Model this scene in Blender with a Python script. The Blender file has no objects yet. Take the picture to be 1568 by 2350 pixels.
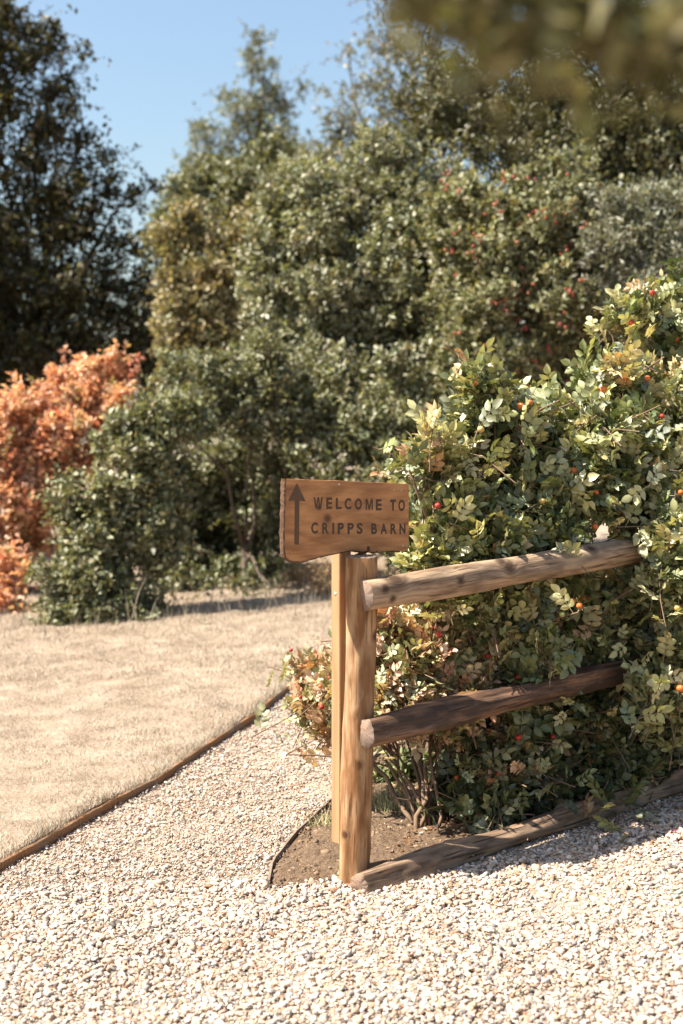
import bpy, math
import numpy as np
from mathutils import Vector, Matrix

R = math.radians
rng = np.random.default_rng(11)
scene = bpy.context.scene
COL = scene.collection

# ------------------------------------------------------------------ camera
F, CX, CY = 3264.0, 784.0, 1175.0          # focal length and centre in units of a 1568 x 2350 picture
CAM = np.array([0.0, 0.0, 1.56])
PITCH = R(3.07)
cam_d = bpy.data.cameras.new('camera')
cam_d.sensor_fit = 'VERTICAL'; cam_d.sensor_height = 36.0; cam_d.sensor_width = 24.0
cam_d.lens = 50.0; cam_d.clip_start = 0.05; cam_d.clip_end = 2000
cam_d.dof.use_dof = True; cam_d.dof.focus_distance = 5.35; cam_d.dof.aperture_fstop = 2.3
cam = bpy.data.objects.new('camera', cam_d); COL.objects.link(cam)
cam.location = CAM; cam.rotation_euler = (R(90) - PITCH, 0, 0)
scene.camera = cam

# ------------------------------------------------------------------ light
SUN_EL, SUN_A = R(52), R(11)                # from the left and a little in front of the sign
to_sun = np.array([-math.cos(SUN_A) * math.cos(SUN_EL), -math.sin(SUN_A) * math.cos(SUN_EL), math.sin(SUN_EL)])
world = bpy.data.worlds.new('World'); scene.world = world; world.use_nodes = True
wn = world.node_tree.nodes; wl = world.node_tree.links; wn.clear()
wo = wn.new('ShaderNodeOutputWorld'); wb = wn.new('ShaderNodeBackground'); sk = wn.new('ShaderNodeTexSky')
sk.sky_type = 'NISHITA'; sk.sun_disc = False; sk.sun_elevation = SUN_EL
sk.sun_rotation = math.atan2(to_sun[0], to_sun[1])
sk.air_density = 1.4; sk.dust_density = 2.0; sk.ozone_density = 3.0
wb.inputs['Strength'].default_value = 0.066
wl.new(sk.outputs[0], wb.inputs[0]); wl.new(wb.outputs[0], wo.inputs[0])
sun_d = bpy.data.lights.new('sun', 'SUN'); sun_d.energy = 5.0; sun_d.angle = R(0.53); sun_d.color = (1.0, 0.92, 0.80)
sun = bpy.data.objects.new('sun', sun_d); COL.objects.link(sun)
sun.rotation_euler = Vector(to_sun).to_track_quat('Z', 'Y').to_euler()
vs = scene.view_settings
vs.view_transform = 'Standard'; vs.look = 'None'; vs.gamma = 1.0; vs.exposure = 1.6; vs.use_curve_mapping = False
cy = scene.cycles
cy.max_bounces = 7; cy.diffuse_bounces = 4; cy.glossy_bounces = 2; cy.transmission_bounces = 4; cy.transparent_max_bounces = 4
cy.caustics_reflective = False; cy.caustics_refractive = False
scene.render.film_transparent = False

# ------------------------------------------------------------------ geometry helpers
_c, _s = math.cos(PITCH), math.sin(PITCH)
def ray(px, py):
    a, b = (px - CX) / F, -(py - CY) / F
    d = np.array([a, _c + b * _s, -_s + b * _c])
    return d / d[1]
def at(px, py, depth):
    return CAM + ray(px, py) * depth
def project(P):
    q = P - CAM
    z = q[:, 1] * _c - q[:, 2] * _s
    up = q[:, 1] * _s + q[:, 2] * _c
    return CX + F * q[:, 0] / z, CY - F * up / z, z
GX, GY = 0.06, 0.035
def gz(x, y):
    x = np.asarray(x, float); y = np.asarray(y, float)
    xe = 9 * np.tanh(x / 9); ye = 14 * np.tanh((y - 4.9) / 14)
    return GX * xe + GY * ye
def ground(px, py):
    d = ray(px, py); t = 5.0
    for _ in range(60):
        p = CAM + d * t
        t += 0.8 * (p[2] - gz(p[0], p[1])) / max(0.05, -d[2] + GY)
    return CAM + d * t
def unit(v):
    v = np.asarray(v, float)
    return v / np.maximum(1e-9, np.linalg.norm(v, axis=-1, keepdims=True))
def wob(x, y, f=1.0, ph=0.0):               # cheap smooth noise, -1..1
    return (np.sin(x * 1.7 * f + y * 0.9 * f + ph) + np.sin(-x * 1.1 * f + y * 2.3 * f + 1.3 + ph * 2)
            + np.sin(x * 3.1 * f - y * 2.7 * f + 4.1 + ph) * 0.6 + np.sin(x * 5.3 * f + y * 4.9 * f + ph * 3) * 0.4) / 3.0

def tri_mesh(name, V, T, tint=None, smooth=True):
    V = np.asarray(V, np.float32); T = np.asarray(T, np.int32)
    me = bpy.data.meshes.new(name)
    me.vertices.add(len(V)); me.vertices.foreach_set('co', V.ravel())
    me.loops.add(T.size); me.loops.foreach_set('vertex_index', T.ravel())
    me.polygons.add(len(T)); me.polygons.foreach_set('loop_start', np.arange(0, T.size, 3, dtype=np.int32))
    me.polygons.foreach_set('loop_total', np.full(len(T), 3, np.int32))
    me.update(calc_edges=True)
    me.polygons.foreach_set('use_smooth', np.full(len(T), smooth, bool))
    if tint is not None:
        a = me.attributes.new('tint', 'FLOAT_COLOR', 'POINT')
        c = np.ones((len(V), 4), np.float32); c[:, :3] = tint
        a.data.foreach_set('color', c.ravel())
    return me
def obj(name, me, mat=None, parent=None, loc=None, rot=None):
    o = bpy.data.objects.new(name, me); COL.objects.link(o)
    if mat is not None and me is not None and not me.materials: me.materials.append(mat)
    if parent is not None: o.parent = parent
    if loc is not None: o.location = loc
    if rot is not None: o.rotation_euler = rot
    return o
def tag(o, label, cat, group=None, kind=None):
    if label: o['label'] = label
    if cat: o['category'] = cat
    if group: o['group'] = group
    if kind: o['kind'] = kind
    return o
def thing(name, label, cat, loc=(0, 0, 0), group=None, rot=(0, 0, 0)):
    o = bpy.data.objects.new(name, None); COL.objects.link(o); o.empty_display_size = 0.1
    o.location = loc; o.rotation_euler = rot
    return tag(o, label, cat, group)
class Bag:                                  # collects triangles
    def __init__(s): s.V = []; s.T = []; s.C = []; s.n = 0
    def add(s, V, T, C=None):
        V = np.asarray(V, float); s.V.append(V); s.T.append(np.asarray(T, int) + s.n)
        if C is not None: s.C.append(np.broadcast_to(C, (len(V), 3)))
        s.n += len(V)
    def mesh(s, name, smooth=True):
        return tri_mesh(name, np.concatenate(s.V), np.concatenate(s.T), np.concatenate(s.C) if s.C else None, smooth)
def tube(pts, rad, ns=6, cap=True):
    pts = np.asarray(pts, float); n = len(pts); rad = np.broadcast_to(rad, (n,))
    tan = unit(np.gradient(pts, axis=0))
    ref = np.array([0.0, 0, 1]) if abs(tan[0][2]) < .9 else np.array([1.0, 0, 0])
    V = []
    for i in range(n):
        a = unit(np.cross(ref, tan[i])); b = np.cross(tan[i], a)
        t = np.arange(ns) * 2 * math.pi / ns
        V.append(pts[i] + rad[i] * (np.cos(t)[:, None] * a + np.sin(t)[:, None] * b))
    V = np.concatenate(V); T = []
    for i in range(n - 1):
        for k in range(ns):
            a, b = i * ns + k, i * ns + (k + 1) % ns
            T += [(a, b, b + ns), (a, b + ns, a + ns)]
    if cap:
        V = np.vstack([V, pts[:1], pts[-1:]]); m = n * ns
        for k in range(ns):
            T += [(m, (k + 1) % ns, k), (m + 1, (n - 1) * ns + k, (n - 1) * ns + (k + 1) % ns)]
    return V, np.array(T)
def box(lo, hi):
    x0, y0, z0 = lo; x1, y1, z1 = hi
    V = np.array([(x, y, z) for z in (z0, z1) for y in (y0, y1) for x in (x0, x1)], float)
    q = [(0, 2, 3, 1), (4, 5, 7, 6), (0, 1, 5, 4), (2, 6, 7, 3), (0, 4, 6, 2), (1, 3, 7, 5)]
    return V, np.array([t for a, b, c, d in q for t in ((a, b, c), (a, c, d))])
def grid_tris(nr, nc):
    i = np.arange((nr - 1) * (nc - 1)); r, c = i // (nc - 1), i % (nc - 1)
    a = r * nc + c
    return np.concatenate([np.stack([a, a + 1, a + nc + 1], 1), np.stack([a, a + nc + 1, a + nc], 1)])

# ------------------------------------------------------------------ materials
def new_mat(name):
    m = bpy.data.materials.new(name); m.use_nodes = True
    nt = m.node_tree; nt.nodes.clear()
    out = nt.nodes.new('ShaderNodeOutputMaterial'); p = nt.nodes.new('ShaderNodeBsdfPrincipled')
    nt.links.new(p.outputs[0], out.inputs[0])
    return m, nt, p, out
class N:                                    # terse node graph
    def __init__(s, nt): s.nt = nt
    def link(s, a, b): s.nt.links.new(a, b)
    def add(s, t, **kw):
        n = s.nt.nodes.new(t)
        for k, v in kw.items(): setattr(n, k, v)
        return n
    def put(s, n, i, v):
        if hasattr(v, 'is_linked') or hasattr(v, 'links'): s.link(v, n.inputs[i])
        else: n.inputs[i].default_value = v
    def math(s, op, a, b=0.0, clamp=False):
        n = s.add('ShaderNodeMath', operation=op); n.use_clamp = clamp; s.put(n, 0, a); s.put(n, 1, b); return n.outputs[0]
    def vmath(s, op, a, b=(0, 0, 0)):
        n = s.add('ShaderNodeVectorMath', operation=op); s.put(n, 0, a); s.put(n, 1, b)
        return n.outputs['Value'] if op in ('LENGTH', 'DOT_PRODUCT', 'DISTANCE') else n.outputs[0]
    def coord(s, which='Object'): return s.add('ShaderNodeTexCoord').outputs[which]
    def noise(s, vec, scale, detail=4, rough=.55, out=0):
        n = s.add('ShaderNodeTexNoise'); s.link(vec, n.inputs['Vector'])
        n.inputs['Scale'].default_value = scale; n.inputs['Detail'].default_value = detail; n.inputs['Roughness'].default_value = rough
        return n.outputs[out]
    def ramp(s, fac, stops):
        n = s.add('ShaderNodeValToRGB'); s.link(fac, n.inputs[0]); e = n.color_ramp.elements
        while len(e) < len(stops): e.new(.5)
        for k, (p, c) in enumerate(stops):
            e[k].position = p; e[k].color = (c, c, c, 1) if isinstance(c, (int, float)) else (*c, 1)
        return n.outputs[0]
    def mix(s, fac, a, b, mode='MIX'):
        n = s.add('ShaderNodeMix', data_type='RGBA', blend_type=mode)
        s.put(n, 0, fac); s.put(n, 6, a if not isinstance(a, tuple) else (*a, 1)); s.put(n, 7, b if not isinstance(b, tuple) else (*b, 1))
        return n.outputs[2]
    def bump(s, h, strength, dist, p):
        n = s.add('ShaderNodeBump'); s.link(h, n.inputs['Height']); n.inputs['Strength'].default_value = strength
        n.inputs['Distance'].default_value = dist; s.link(n.outputs[0], p.inputs['Normal']); return n

def leaf_mat(name, trans=.35, rough=.5, spec=.35, warm=(1.25, 1.2, .55)):
    m, nt, p, out = new_mat(name); g = N(nt)
    a = g.add('ShaderNodeAttribute', attribute_name='tint')
    v = g.noise(g.coord('Object'), 55, 2)
    c = g.mix(g.math('MULTIPLY', v, .5), a.outputs['Color'], (0.5, 0.5, 0.5), 'OVERLAY')
    g.link(c, p.inputs['Base Color']); p.inputs['Roughness'].default_value = rough
    p.inputs['Specular IOR Level'].default_value = spec
    g.bump(v, .35, .004, p)
    t = g.add('ShaderNodeBsdfTranslucent'); tc = g.mix(1.0, c, warm, 'MULTIPLY'); g.link(tc, t.inputs['Color'])
    mx = g.add('ShaderNodeMixShader'); mx.inputs[0].default_value = trans
    g.link(p.outputs[0], mx.inputs[1]); g.link(t.outputs[0], mx.inputs[2]); g.link(mx.outputs[0], out.inputs[0])
    return m
def tint_mat(name, rough=.8, spec=.3, noise=0, attr='GEOMETRY'):
    m, nt, p, out = new_mat(name); g = N(nt)
    a = g.add('ShaderNodeAttribute', attribute_name='tint'); a.attribute_type = attr
    c = a.outputs['Color']
    if noise:
        v = g.noise(g.coord('Object'), noise, 5, .65)
        c = g.mix(.55, c, g.ramp(v, [(.25, .25), (.75, .75)]), 'OVERLAY'); g.bump(v, .4, .003, p)
    g.link(c, p.inputs['Base Color']); p.inputs['Roughness'].default_value = rough; p.inputs['Specular IOR Level'].default_value = spec
    return m
def wood_mat(name, light, dark, axis=2, ring=95, offset=(.02, .01, 0), tilt=.05, contrast=.6, grey=None, grey_amt=0, stain=None, stain_amt=0, rough=.75, cracks=.5, knots=(), grain=1.6):
    m, nt, p, out = new_mat(name); g = N(nt)
    co = g.coord('Object')
    sc = [1, 1, 1]; sc[axis] = tilt
    mp = g.add('ShaderNodeMapping'); g.link(co, mp.inputs[0]); mp.inputs['Location'].default_value = offset; mp.inputs['Scale'].default_value = sc
    st = [14, 14, 14]; st[axis] = grain
    ms = g.add('ShaderNodeMapping'); g.link(co, ms.inputs[0]); ms.inputs['Scale'].default_value = st
    dist = g.noise(ms.outputs[0], .55, 3)
    r = g.vmath('LENGTH', mp.outputs[0])
    r = g.math('ADD', r, g.math('MULTIPLY', dist, .07))
    kd = None
    for (kx, ky, kz, kr) in knots:
        d = g.vmath('DISTANCE', co, (kx, ky, kz))
        f = g.math('SUBTRACT', 1.0, g.math('DIVIDE', d, kr), True)
        r = g.math('ADD', r, g.math('MULTIPLY', g.math('POWER', f, 2.0), .03))
        kd = f if kd is None else g.math('MAXIMUM', kd, f)
    s = g.math('SINE', g.math('MULTIPLY', r, ring * 6.283))
    band = g.math('ADD', g.math('MULTIPLY', s, .5), .5)
    band = g.math('POWER', band, 2.2)
    fine = [300, 300, 300]; fine[axis] = 9
    mf = g.add('ShaderNodeMapping'); g.link(co, mf.inputs[0]); mf.inputs['Scale'].default_value = fine
    fn = g.noise(mf.outputs[0], 1.0, 3)
    fac = g.math('ADD', g.math('MULTIPLY', band, contrast), g.math('MULTIPLY', g.math('SUBTRACT', fn, .35), .7), True)
    c = g.mix(fac, light, dark)
    mb = g.add('ShaderNodeMapping'); g.link(co, mb.inputs[0]); el = [26, 26, 26]; el[axis] = 5.5; mb.inputs['Scale'].default_value = el; mb.inputs['Location'].default_value = offset
    big = g.noise(ms.outputs[0], .35, 4)
    big2 = g.noise(mb.outputs[0], 1.0, 5, .6)
    if grey: c = g.mix(g.ramp(g.math('MULTIPLY', big, grey_amt * 2), [(.35, 0.0), (.75, 1.0)]), c, grey)
    if stain: c = g.mix(g.ramp(big2, [(1 - stain_amt - .22, 0.0), (1 - stain_amt + .05, .85)]), c, stain)
    if kd is not None: c = g.mix(g.ramp(kd, [(.2, 0.0), (.5, .45), (.75, .92)]), c, tuple(x * .28 for x in dark))
    ck = [120, 120, 120]; ck[axis] = 3.0
    mc = g.add('ShaderNodeMapping'); g.link(co, mc.inputs[0]); mc.inputs['Scale'].default_value = ck
    cn = g.noise(mc.outputs[0], 1.0, 2)
    crack = g.ramp(cn, [(.34, 1.0), (.385, 0.0)])
    c = g.mix(g.math('MULTIPLY', crack, cracks), c, tuple(x * .3 for x in dark))
    g.link(c, p.inputs['Base Color']); p.inputs['Roughness'].default_value = rough; p.inputs['Specular IOR Level'].default_value = .3
    h = g.math('SUBTRACT', g.math('ADD', fn, g.math('MULTIPLY', band, .4)), g.math('MULTIPLY', crack, 1.5))
    g.bump(h, .5, .002, p)
    return m
def flat_mat(name, col, rough=.6, metal=0.0, noise=0, var=.5):
    m, nt, p, out = new_mat(name); g = N(nt)
    p.inputs['Roughness'].default_value = rough; p.inputs['Metallic'].default_value = metal
    v = g.noise(g.coord('Object'), noise or 40, 5, .6)
    c = g.mix(v, tuple(x * (1 - var) for x in col), tuple(min(1, x * (1 + var)) for x in col))
    g.link(c, p.inputs['Base Color']); g.bump(v, .4, .003, p)
    return m

def ground_mat(name, stops, s1, s2, bump, dist):
    m, nt, p, out = new_mat(name); g = N(nt); co = g.coord('Object')
    a = g.noise(co, s1, 6, .65); b = g.noise(co, s2, 3, .6)
    v = g.math('ADD', g.math('MULTIPLY', a, .6), g.math('MULTIPLY', b, .4))
    g.link(g.ramp(v, stops), p.inputs['Base Color']); p.inputs['Roughness'].default_value = .95; p.inputs['Specular IOR Level'].default_value = .15
    g.bump(g.math('ADD', a, b), bump, dist, p)
    return m
M_ground = ground_mat('gravel_ground', [(.3, (.20, .15, .105)), (.5, (.33, .26, .195)), (.7, (.42, .35, .28))], 90, 25, .8, .02)
M_lawn = ground_mat('dry_turf', [(.36, (.13, .093, .06)), (.5, (.26, .20, .145)), (.62, (.36, .29, .22))], 70, 5, .7, .015)
M_soil = ground_mat('dry_soil', [(.3, (.085, .055, .034)), (.5, (.165, .11, .07)), (.72, (.25, .175, .115))], 45, 12, 1.0, .03)
M_stone = tint_mat('gravel_stone', .75, .35, 0, 'INSTANCER')
M_pebble = tint_mat('pebble_stone', .75, .35, 120)
M_clod = tint_mat('soil_clod', .95, .1, 90)
M_grass = tint_mat('dry_grass_blade', .75, .2)
M_rose = leaf_mat('rose_leaf', .24, .44, .95, (1.2, 1.12, .5))
M_hedge = leaf_mat('hedge_leaf', .24, .52, .45, (1.2, 1.15, .5))
M_near = leaf_mat('near_leaf', .3, .8, .1, (1.2, 1.1, .5))
M_orange = leaf_mat('autumn_leaf', .45, .6, .25, (1.15, .95, .6))
M_bark = flat_mat('bark', (.085, .06, .042), .9, 0, 30, .6)
M_stem = flat_mat('rose_stem', (.16, .10, .06), .8, 0, 60, .5)
M_hip = leaf_mat('rose_hip_skin', .08, .3, .5, (1, .8, .5))

# ------------------------------------------------------------------ fence line
POST = np.array([0.042, 4.90])
FD = unit(np.array([0.804, 0.595])); FN = np.array([FD[1], -FD[0]])      # along the fence, and towards the drive
def fence_front(x, y): return (np.asarray(x) - POST[0]) * FN[0] + (np.asarray(y) - POST[1]) * FN[1]

LE = np.array([ground(*p)[:2] for p in [(0, 2000), (90, 1952), (180, 1899), (268, 1849), (361, 1803), (438, 1748), (516, 1697), (583, 1655), (629, 1613), (684, 1573)]])
LE = np.vstack([LE[0] + (LE[0] - LE[2]) * 3, LE, LE[-1] + (0.5, 1.5), LE[-1] + (1.5, 4.2), LE[-1] + (3.5, 9)])
def edge_x(y): return np.interp(y, LE[:, 1], LE[:, 0])
BE = np.array([ground(*p)[:2] for p in [(617, 2036), (625, 1990), (645, 1964), (677, 1923), (716, 1887), (757, 1849)]])
BE = np.vstack([BE, BE[-1] + (.22, .75), BE[-1] + (.75, 2.2), BE[-1] + (2.6, 6)])
def bed_x(y): return np.interp(y, BE[:, 1], BE[:, 0])
FRONT_Y = BE[0, 1]

# ------------------------------------------------------------------ ground, lawn, bed
def spaced(lo, hi, fine_lo, fine_hi, nf, nc):
    far = np.geomspace(1, 1 + (hi - fine_hi), nc)[1:] - 1 + fine_hi
    near = fine_lo - (np.geomspace(1, 1 + (fine_lo - lo), nc)[1:] - 1)
    return np.concatenate([near[::-1], np.linspace(fine_lo, fine_hi, nf), far])
xs = spaced(-400, 400, -5, 6, 90, 22); ys = spaced(-200, 900, 1, 14, 90, 22)
Xg, Yg = np.meshgrid(xs, ys)
Zg = gz(Xg, Yg) + .006 * wob(Xg, Yg, 1.3) * (np.abs(Xg) < 8)
g_me = tri_mesh('ground', np.stack([Xg, Yg, Zg], -1).reshape(-1, 3), grid_tris(len(ys), len(xs)))
ground_o = tag(obj('ground', g_me, M_ground), 'pale gravel drive and path across the foreground', None, kind='structure')

ly = np.concatenate([np.linspace(2.0, 13, 110), np.linspace(13.5, 40, 30)])
lu = np.concatenate([[0, 0.001], np.linspace(.03, 4, 60), np.linspace(4.4, 30, 30)])
Y, U = np.meshgrid(ly, lu, indexing='ij'); X = edge_x(Y) - .012 - U
Z = gz(X, Y) + .042 + .010 * wob(X, Y, 2.2) + .006 * wob(X, Y, 9, 1) + .004 * np.clip(U, 0, 1)
Z[:, 0] -= .09
lawn = tag(obj('lawn', tri_mesh('lawn', np.stack([X, Y, Z], -1).reshape(-1, 3), grid_tris(len(ly), len(lu))), M_lawn), 'sun-bleached straw coloured lawn beside the gravel path', None, kind='structure')

v = np.linspace(0, 1, 60); w = np.linspace(0, 1, 60)
ltop = np.stack([np.interp(v, np.linspace(0, 1, len(BE)), BE[:, 0]), np.interp(v, np.linspace(0, 1, len(BE)), BE[:, 1])], 1)
rtop = np.stack([POST[0] + FN[0] * .05 + FD[0] * (v * 5 - .02), POST[1] + FN[1] * .05 + FD[1] * (v * 5 - .02)], 1)
S = ltop[:, None, :] * (1 - w)[None, :, None] + rtop[:, None, :] * w[None, :, None]
edge = np.minimum(1, np.minimum(np.minimum(w, 1 - w)[None, :] * 14, np.minimum(v, 1 - v)[:, None] * 30))
Sz = gz(S[..., 0], S[..., 1]) + .006 + edge * (.016 + .012 * wob(S[..., 0], S[..., 1], 7) + .008 * wob(S[..., 0], S[..., 1], 21, 2))
soil = tag(obj('soil_bed', tri_mesh('soil_bed', np.dstack([S, Sz]).reshape(-1, 3), grid_tris(60, 60)), M_soil), 'bare brown planting bed behind the log fence', None, kind='structure')

# ------------------------------------------------------------------ timber edging
M_edge = wood_mat('edging_wood', (.30, .145, .055), (.16, .07, .03), axis=0, ring=60, grey=(.2, .15, .11), grey_amt=.5)
M_edge2 = wood_mat('thin_edging_wood', (.20, .13, .085), (.09, .055, .035), axis=0, ring=60, grey=(.25, .2, .16), grey_amt=.6)
def resample(P, step):
    d = np.concatenate([[0], np.cumsum(np.linalg.norm(np.diff(P, axis=0), axis=1))])
    t = np.linspace(0, d[-1], max(2, int(d[-1] / step)))
    return np.stack([np.interp(t, d, P[:, k]) for k in range(2)], 1)
def edging(name, label, curve, thick, top, bottom, blen, mat):
    root = thing(name, label, 'edging', (curve[0][0], curve[0][1], float(gz(*curve[0]))))
    base = np.array(root.location)
    pts = resample(curve, .06); per = max(2, int(blen / .06)); k = 0
    while k < len(pts) - 2:
        seg = pts[k:k + per + 1].copy()
        tan = unit(np.gradient(seg, axis=0)); nrm = np.stack([tan[:, 1], -tan[:, 0]], 1)
        dz = rng.uniform(-.003, .003); th = thick * rng.uniform(.9, 1.1)
        seg[0] += tan[0] * .003; seg[-1] -= tan[-1] * .003
        zz = gz(seg[:, 0], seg[:, 1]); rings = []
        jig = rng.normal(0, .0012, len(seg))
        for o, z in ((-.5, bottom), (-.5, top - .002), (-.42, top), (.42, top), (.5, top - .002), (.5, bottom)):
            q = seg + nrm * th * o
            rings.append(np.stack([q[:, 0], q[:, 1], zz + z + dz + jig * (z > 0)], 1))
        V = np.stack(rings, 1).reshape(-1, 3); n = len(seg); T = []
        for i in range(n - 1):
            for j in range(6):
                a, b = i * 6 + j, i * 6 + (j + 1) % 6
                T += [(a, b, b + 6), (a, b + 6, a + 6)]
        for i0, f in ((0, 1), ((n - 1) * 6, -1)):
            for j in range(1, 5): T.append((i0, i0 + j, i0 + j + 1)[::f])
        obj('board', tri_mesh('edging_board', V - base, T, smooth=False), mat, root)
        k += per
    return root
edging('path_edging', 'low brown timber edging between the dry lawn and gravel path', LE[:-1], .022, .038, -.05, 1.25, M_edge)
edging('bed_edging', 'thin dark edging strip between gravel path and brown soil bed', BE[:-1], .009, .024, -.04, .9, M_edge2)

# ------------------------------------------------------------------ log fence
def pole(length, r0, r1, seed, nring=110, ns=44, rough=.004, flat=.0):     # along +X from 0, irregular peeled pole
    q = np.random.default_rng(seed)
    t = np.linspace(0, 1, nring); a = np.arange(ns) * 2 * math.pi / ns
    Tt, A = np.meshgrid(t, a, indexing='ij')
    ph = q.uniform(0, 6, 10)
    r = r0 + (r1 - r0) * Tt
    r = r * (1 + flat * np.cos(2 * A + ph[0])) + rough * (np.sin(3 * A + 5 * Tt * length + ph[1]) * .45 + np.sin(5 * A - 7 * Tt * length + ph[2]) * .3 + np.sin(9 * Tt * length + ph[3]) * .5 + np.sin(8 * A + 3 * Tt + ph[4]) * .25)
    for _ in range(int(26 * length)):        # knots and scars
        tk, ak, amp = q.uniform(0.02, .98), q.uniform(0, 6.28), q.uniform(-.0045, .0055)
        da = (A - ak + math.pi) % (2 * math.pi) - math.pi
        r = r + amp * np.exp(-((Tt - tk) * length / q.uniform(.012, .05)) ** 2 - (da / q.uniform(.15, .35)) ** 2)
    bend = np.stack([np.zeros(nring), .006 * np.sin(t * 3 + ph[5]) * length, .006 * np.sin(t * 2.5 + ph[6]) * length], 1)
    bend -= bend[0]
    V = np.stack([Tt * length + bend[:, None, 0], r * np.cos(A) + bend[:, None, 1], r * np.sin(A) + bend[:, None, 2]], -1)
    V[0, :, 0] += q.normal(0, .0012, ns) + .006 * np.sin(a + ph[7]); V[-1, :, 0] += q.normal(0, .0012, ns)
    V = V.reshape(-1, 3); T = []
    i, k = np.meshgrid(np.arange(nring - 1), np.arange(ns), indexing='ij')
    A0 = (i * ns + k).ravel(); B0 = (i * ns + (k + 1) % ns).ravel()
    T = np.concatenate([np.stack([A0, B0, B0 + ns], 1), np.stack([A0, B0 + ns, A0 + ns], 1)])
    body = (V, T)
    caps = []
    for e, f in ((0, -1), (nring - 1, 1)):   # cut ends with a small chamfer
        ring = V[e * ns:(e + 1) * ns]; c = ring.mean(0)
        inner = c + (ring - c) * .965 + np.array([f * .003, 0, 0]) + np.column_stack([q.normal(0, .0015, ns), np.zeros(ns), np.zeros(ns)])
        W = np.vstack([ring, inner, [c + np.array([f * .004, 0, 0])]]); TT = []
        for k in range(ns):
            n2 = (k + 1) % ns
            TT += [(k, ns + k, ns + n2), (k, ns + n2, n2), (ns + k, 2 * ns, ns + n2)]
        TT = np.array(TT)
        caps.append((W, TT if f < 0 else TT[:, ::-1]))
    return body, caps
def align_x(p0, p1):
    d = Vector(p1) - Vector(p0)
    return d.to_track_quat('X', 'Z').to_euler()
M_post = wood_mat('peeled_pine', (.43, .265, .135), (.17, .068, .02), axis=0, ring=46, offset=(0, .035, .02), tilt=.06, contrast=1.0, grey=(.50, .37, .235), grey_amt=.38, stain=(.16, .066, .02), stain_amt=.43, cracks=.6, grain=5.0, knots=((.99, -.02, -.05, .045), (.55, -.05, -.01, .035), (.30, -.04, .03, .03)))
M_rail1 = wood_mat('weathered_pine', (.40, .27, .165), (.17, .09, .045), axis=0, ring=70, offset=(0, .03, .03), tilt=.05, contrast=.8, grey=(.36, .27, .19), grey_amt=.45, stain=(.085, .05, .03), stain_amt=.36, cracks=.8, grain=4.0, knots=((.11, -.035, .045, .075), (.62, -.05, .015, .055), (.60, -.04, .045, .05), (.38, -.054, .0, .035), (.05, -.052, .02, .03), (.08, -.05, -.02, .028), (1.05, -.045, .02, .045)))
M_rail2 = wood_mat('dark_pine', (.27, .135, .07), (.075, .034, .018), axis=0, ring=70, offset=(0, .03, .02), contrast=.8, grey=(.24, .14, .085), grey_amt=.5, stain=(.022, .015, .012), stain_amt=.48, cracks=.9)
M_log = wood_mat('grey_log', (.30, .19, .115), (.10, .056, .032), axis=0, ring=70, offset=(0, .03, .02), contrast=.45, grey=(.30, .22, .15), grey_amt=.47, stain=(.045, .028, .02), stain_amt=.4, cracks=.9)
M_end = wood_mat('cut_end', (.27, .17, .11), (.11, .065, .04), axis=0, ring=150, offset=(0, 0, 0), tilt=.2, contrast=.7, grey=(.19, .15, .13), grey_amt=.5, cracks=.6)
fence = thing('log_fence', 'rustic round log fence corner with pale post and two rails', 'fence', (POST[0], POST[1], 0))
def add_pole(name, p0, p1, r0, r1, seed, mat, parent, off=(0, 0, 0), **kw):
    p0 = np.asarray(p0, float); p1 = np.asarray(p1, float); L = float(np.linalg.norm(p1 - p0))
    body, caps = pole(L, r0, r1, seed, **kw)
    o = obj(name, tri_mesh(name, *body), mat, parent, p0 - np.asarray(off), align_x(p0, p1))
    for W, TT in caps: obj('cut_end', tri_mesh('cut_end', W, TT), M_end, o)
    return o
FO = (POST[0], POST[1], 0)
p_top = at(824, 1277, 4.90); p_bot = np.array([POST[0] - .002, POST[1], -.12])
po = add_pole('post', p_bot, p_top, .0535, .0525, 3, M_post, fence, FO, rough=.0045)
far = POST + FD * 1.72
add_pole('post', (far[0], far[1], float(gz(*far)) - .1), (far[0], far[1], float(gz(*far)) + 1.12), .055, .055, 5, M_rail1, fence, FO)
r_a = at(838, 1366, 4.823); r_b = at(1500, 1243, 5.68); r_b = r_a + (r_b - r_a) * 1.22
top_rail = add_pole('rail', r_a, r_b, .0555, .051, 8, M_rail1, fence, FO)
m_a = at(838, 1683, 4.823); m_b = at(1460, 1545, 5.62); m_b = m_a + (m_b - m_a) * 1.32
mid_rail = add_pole('rail', m_a, m_b, .0525, .044, 9, M_rail2, fence, FO, rough=.008)
mid_rail['label'] = 'dark brown lower rail'
l_a = at(826, 2031, 4.775); l_b = at(1568, 1795, 5.77); l_b = l_a + (l_b - l_a) * 1.7
lroot = add_pole('ground_log', l_a, l_b, .044, .052, 14, M_log, None, rough=.009)
tag(lroot, 'weathered round log lying on the gravel along the fence foot', 'log')

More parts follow.
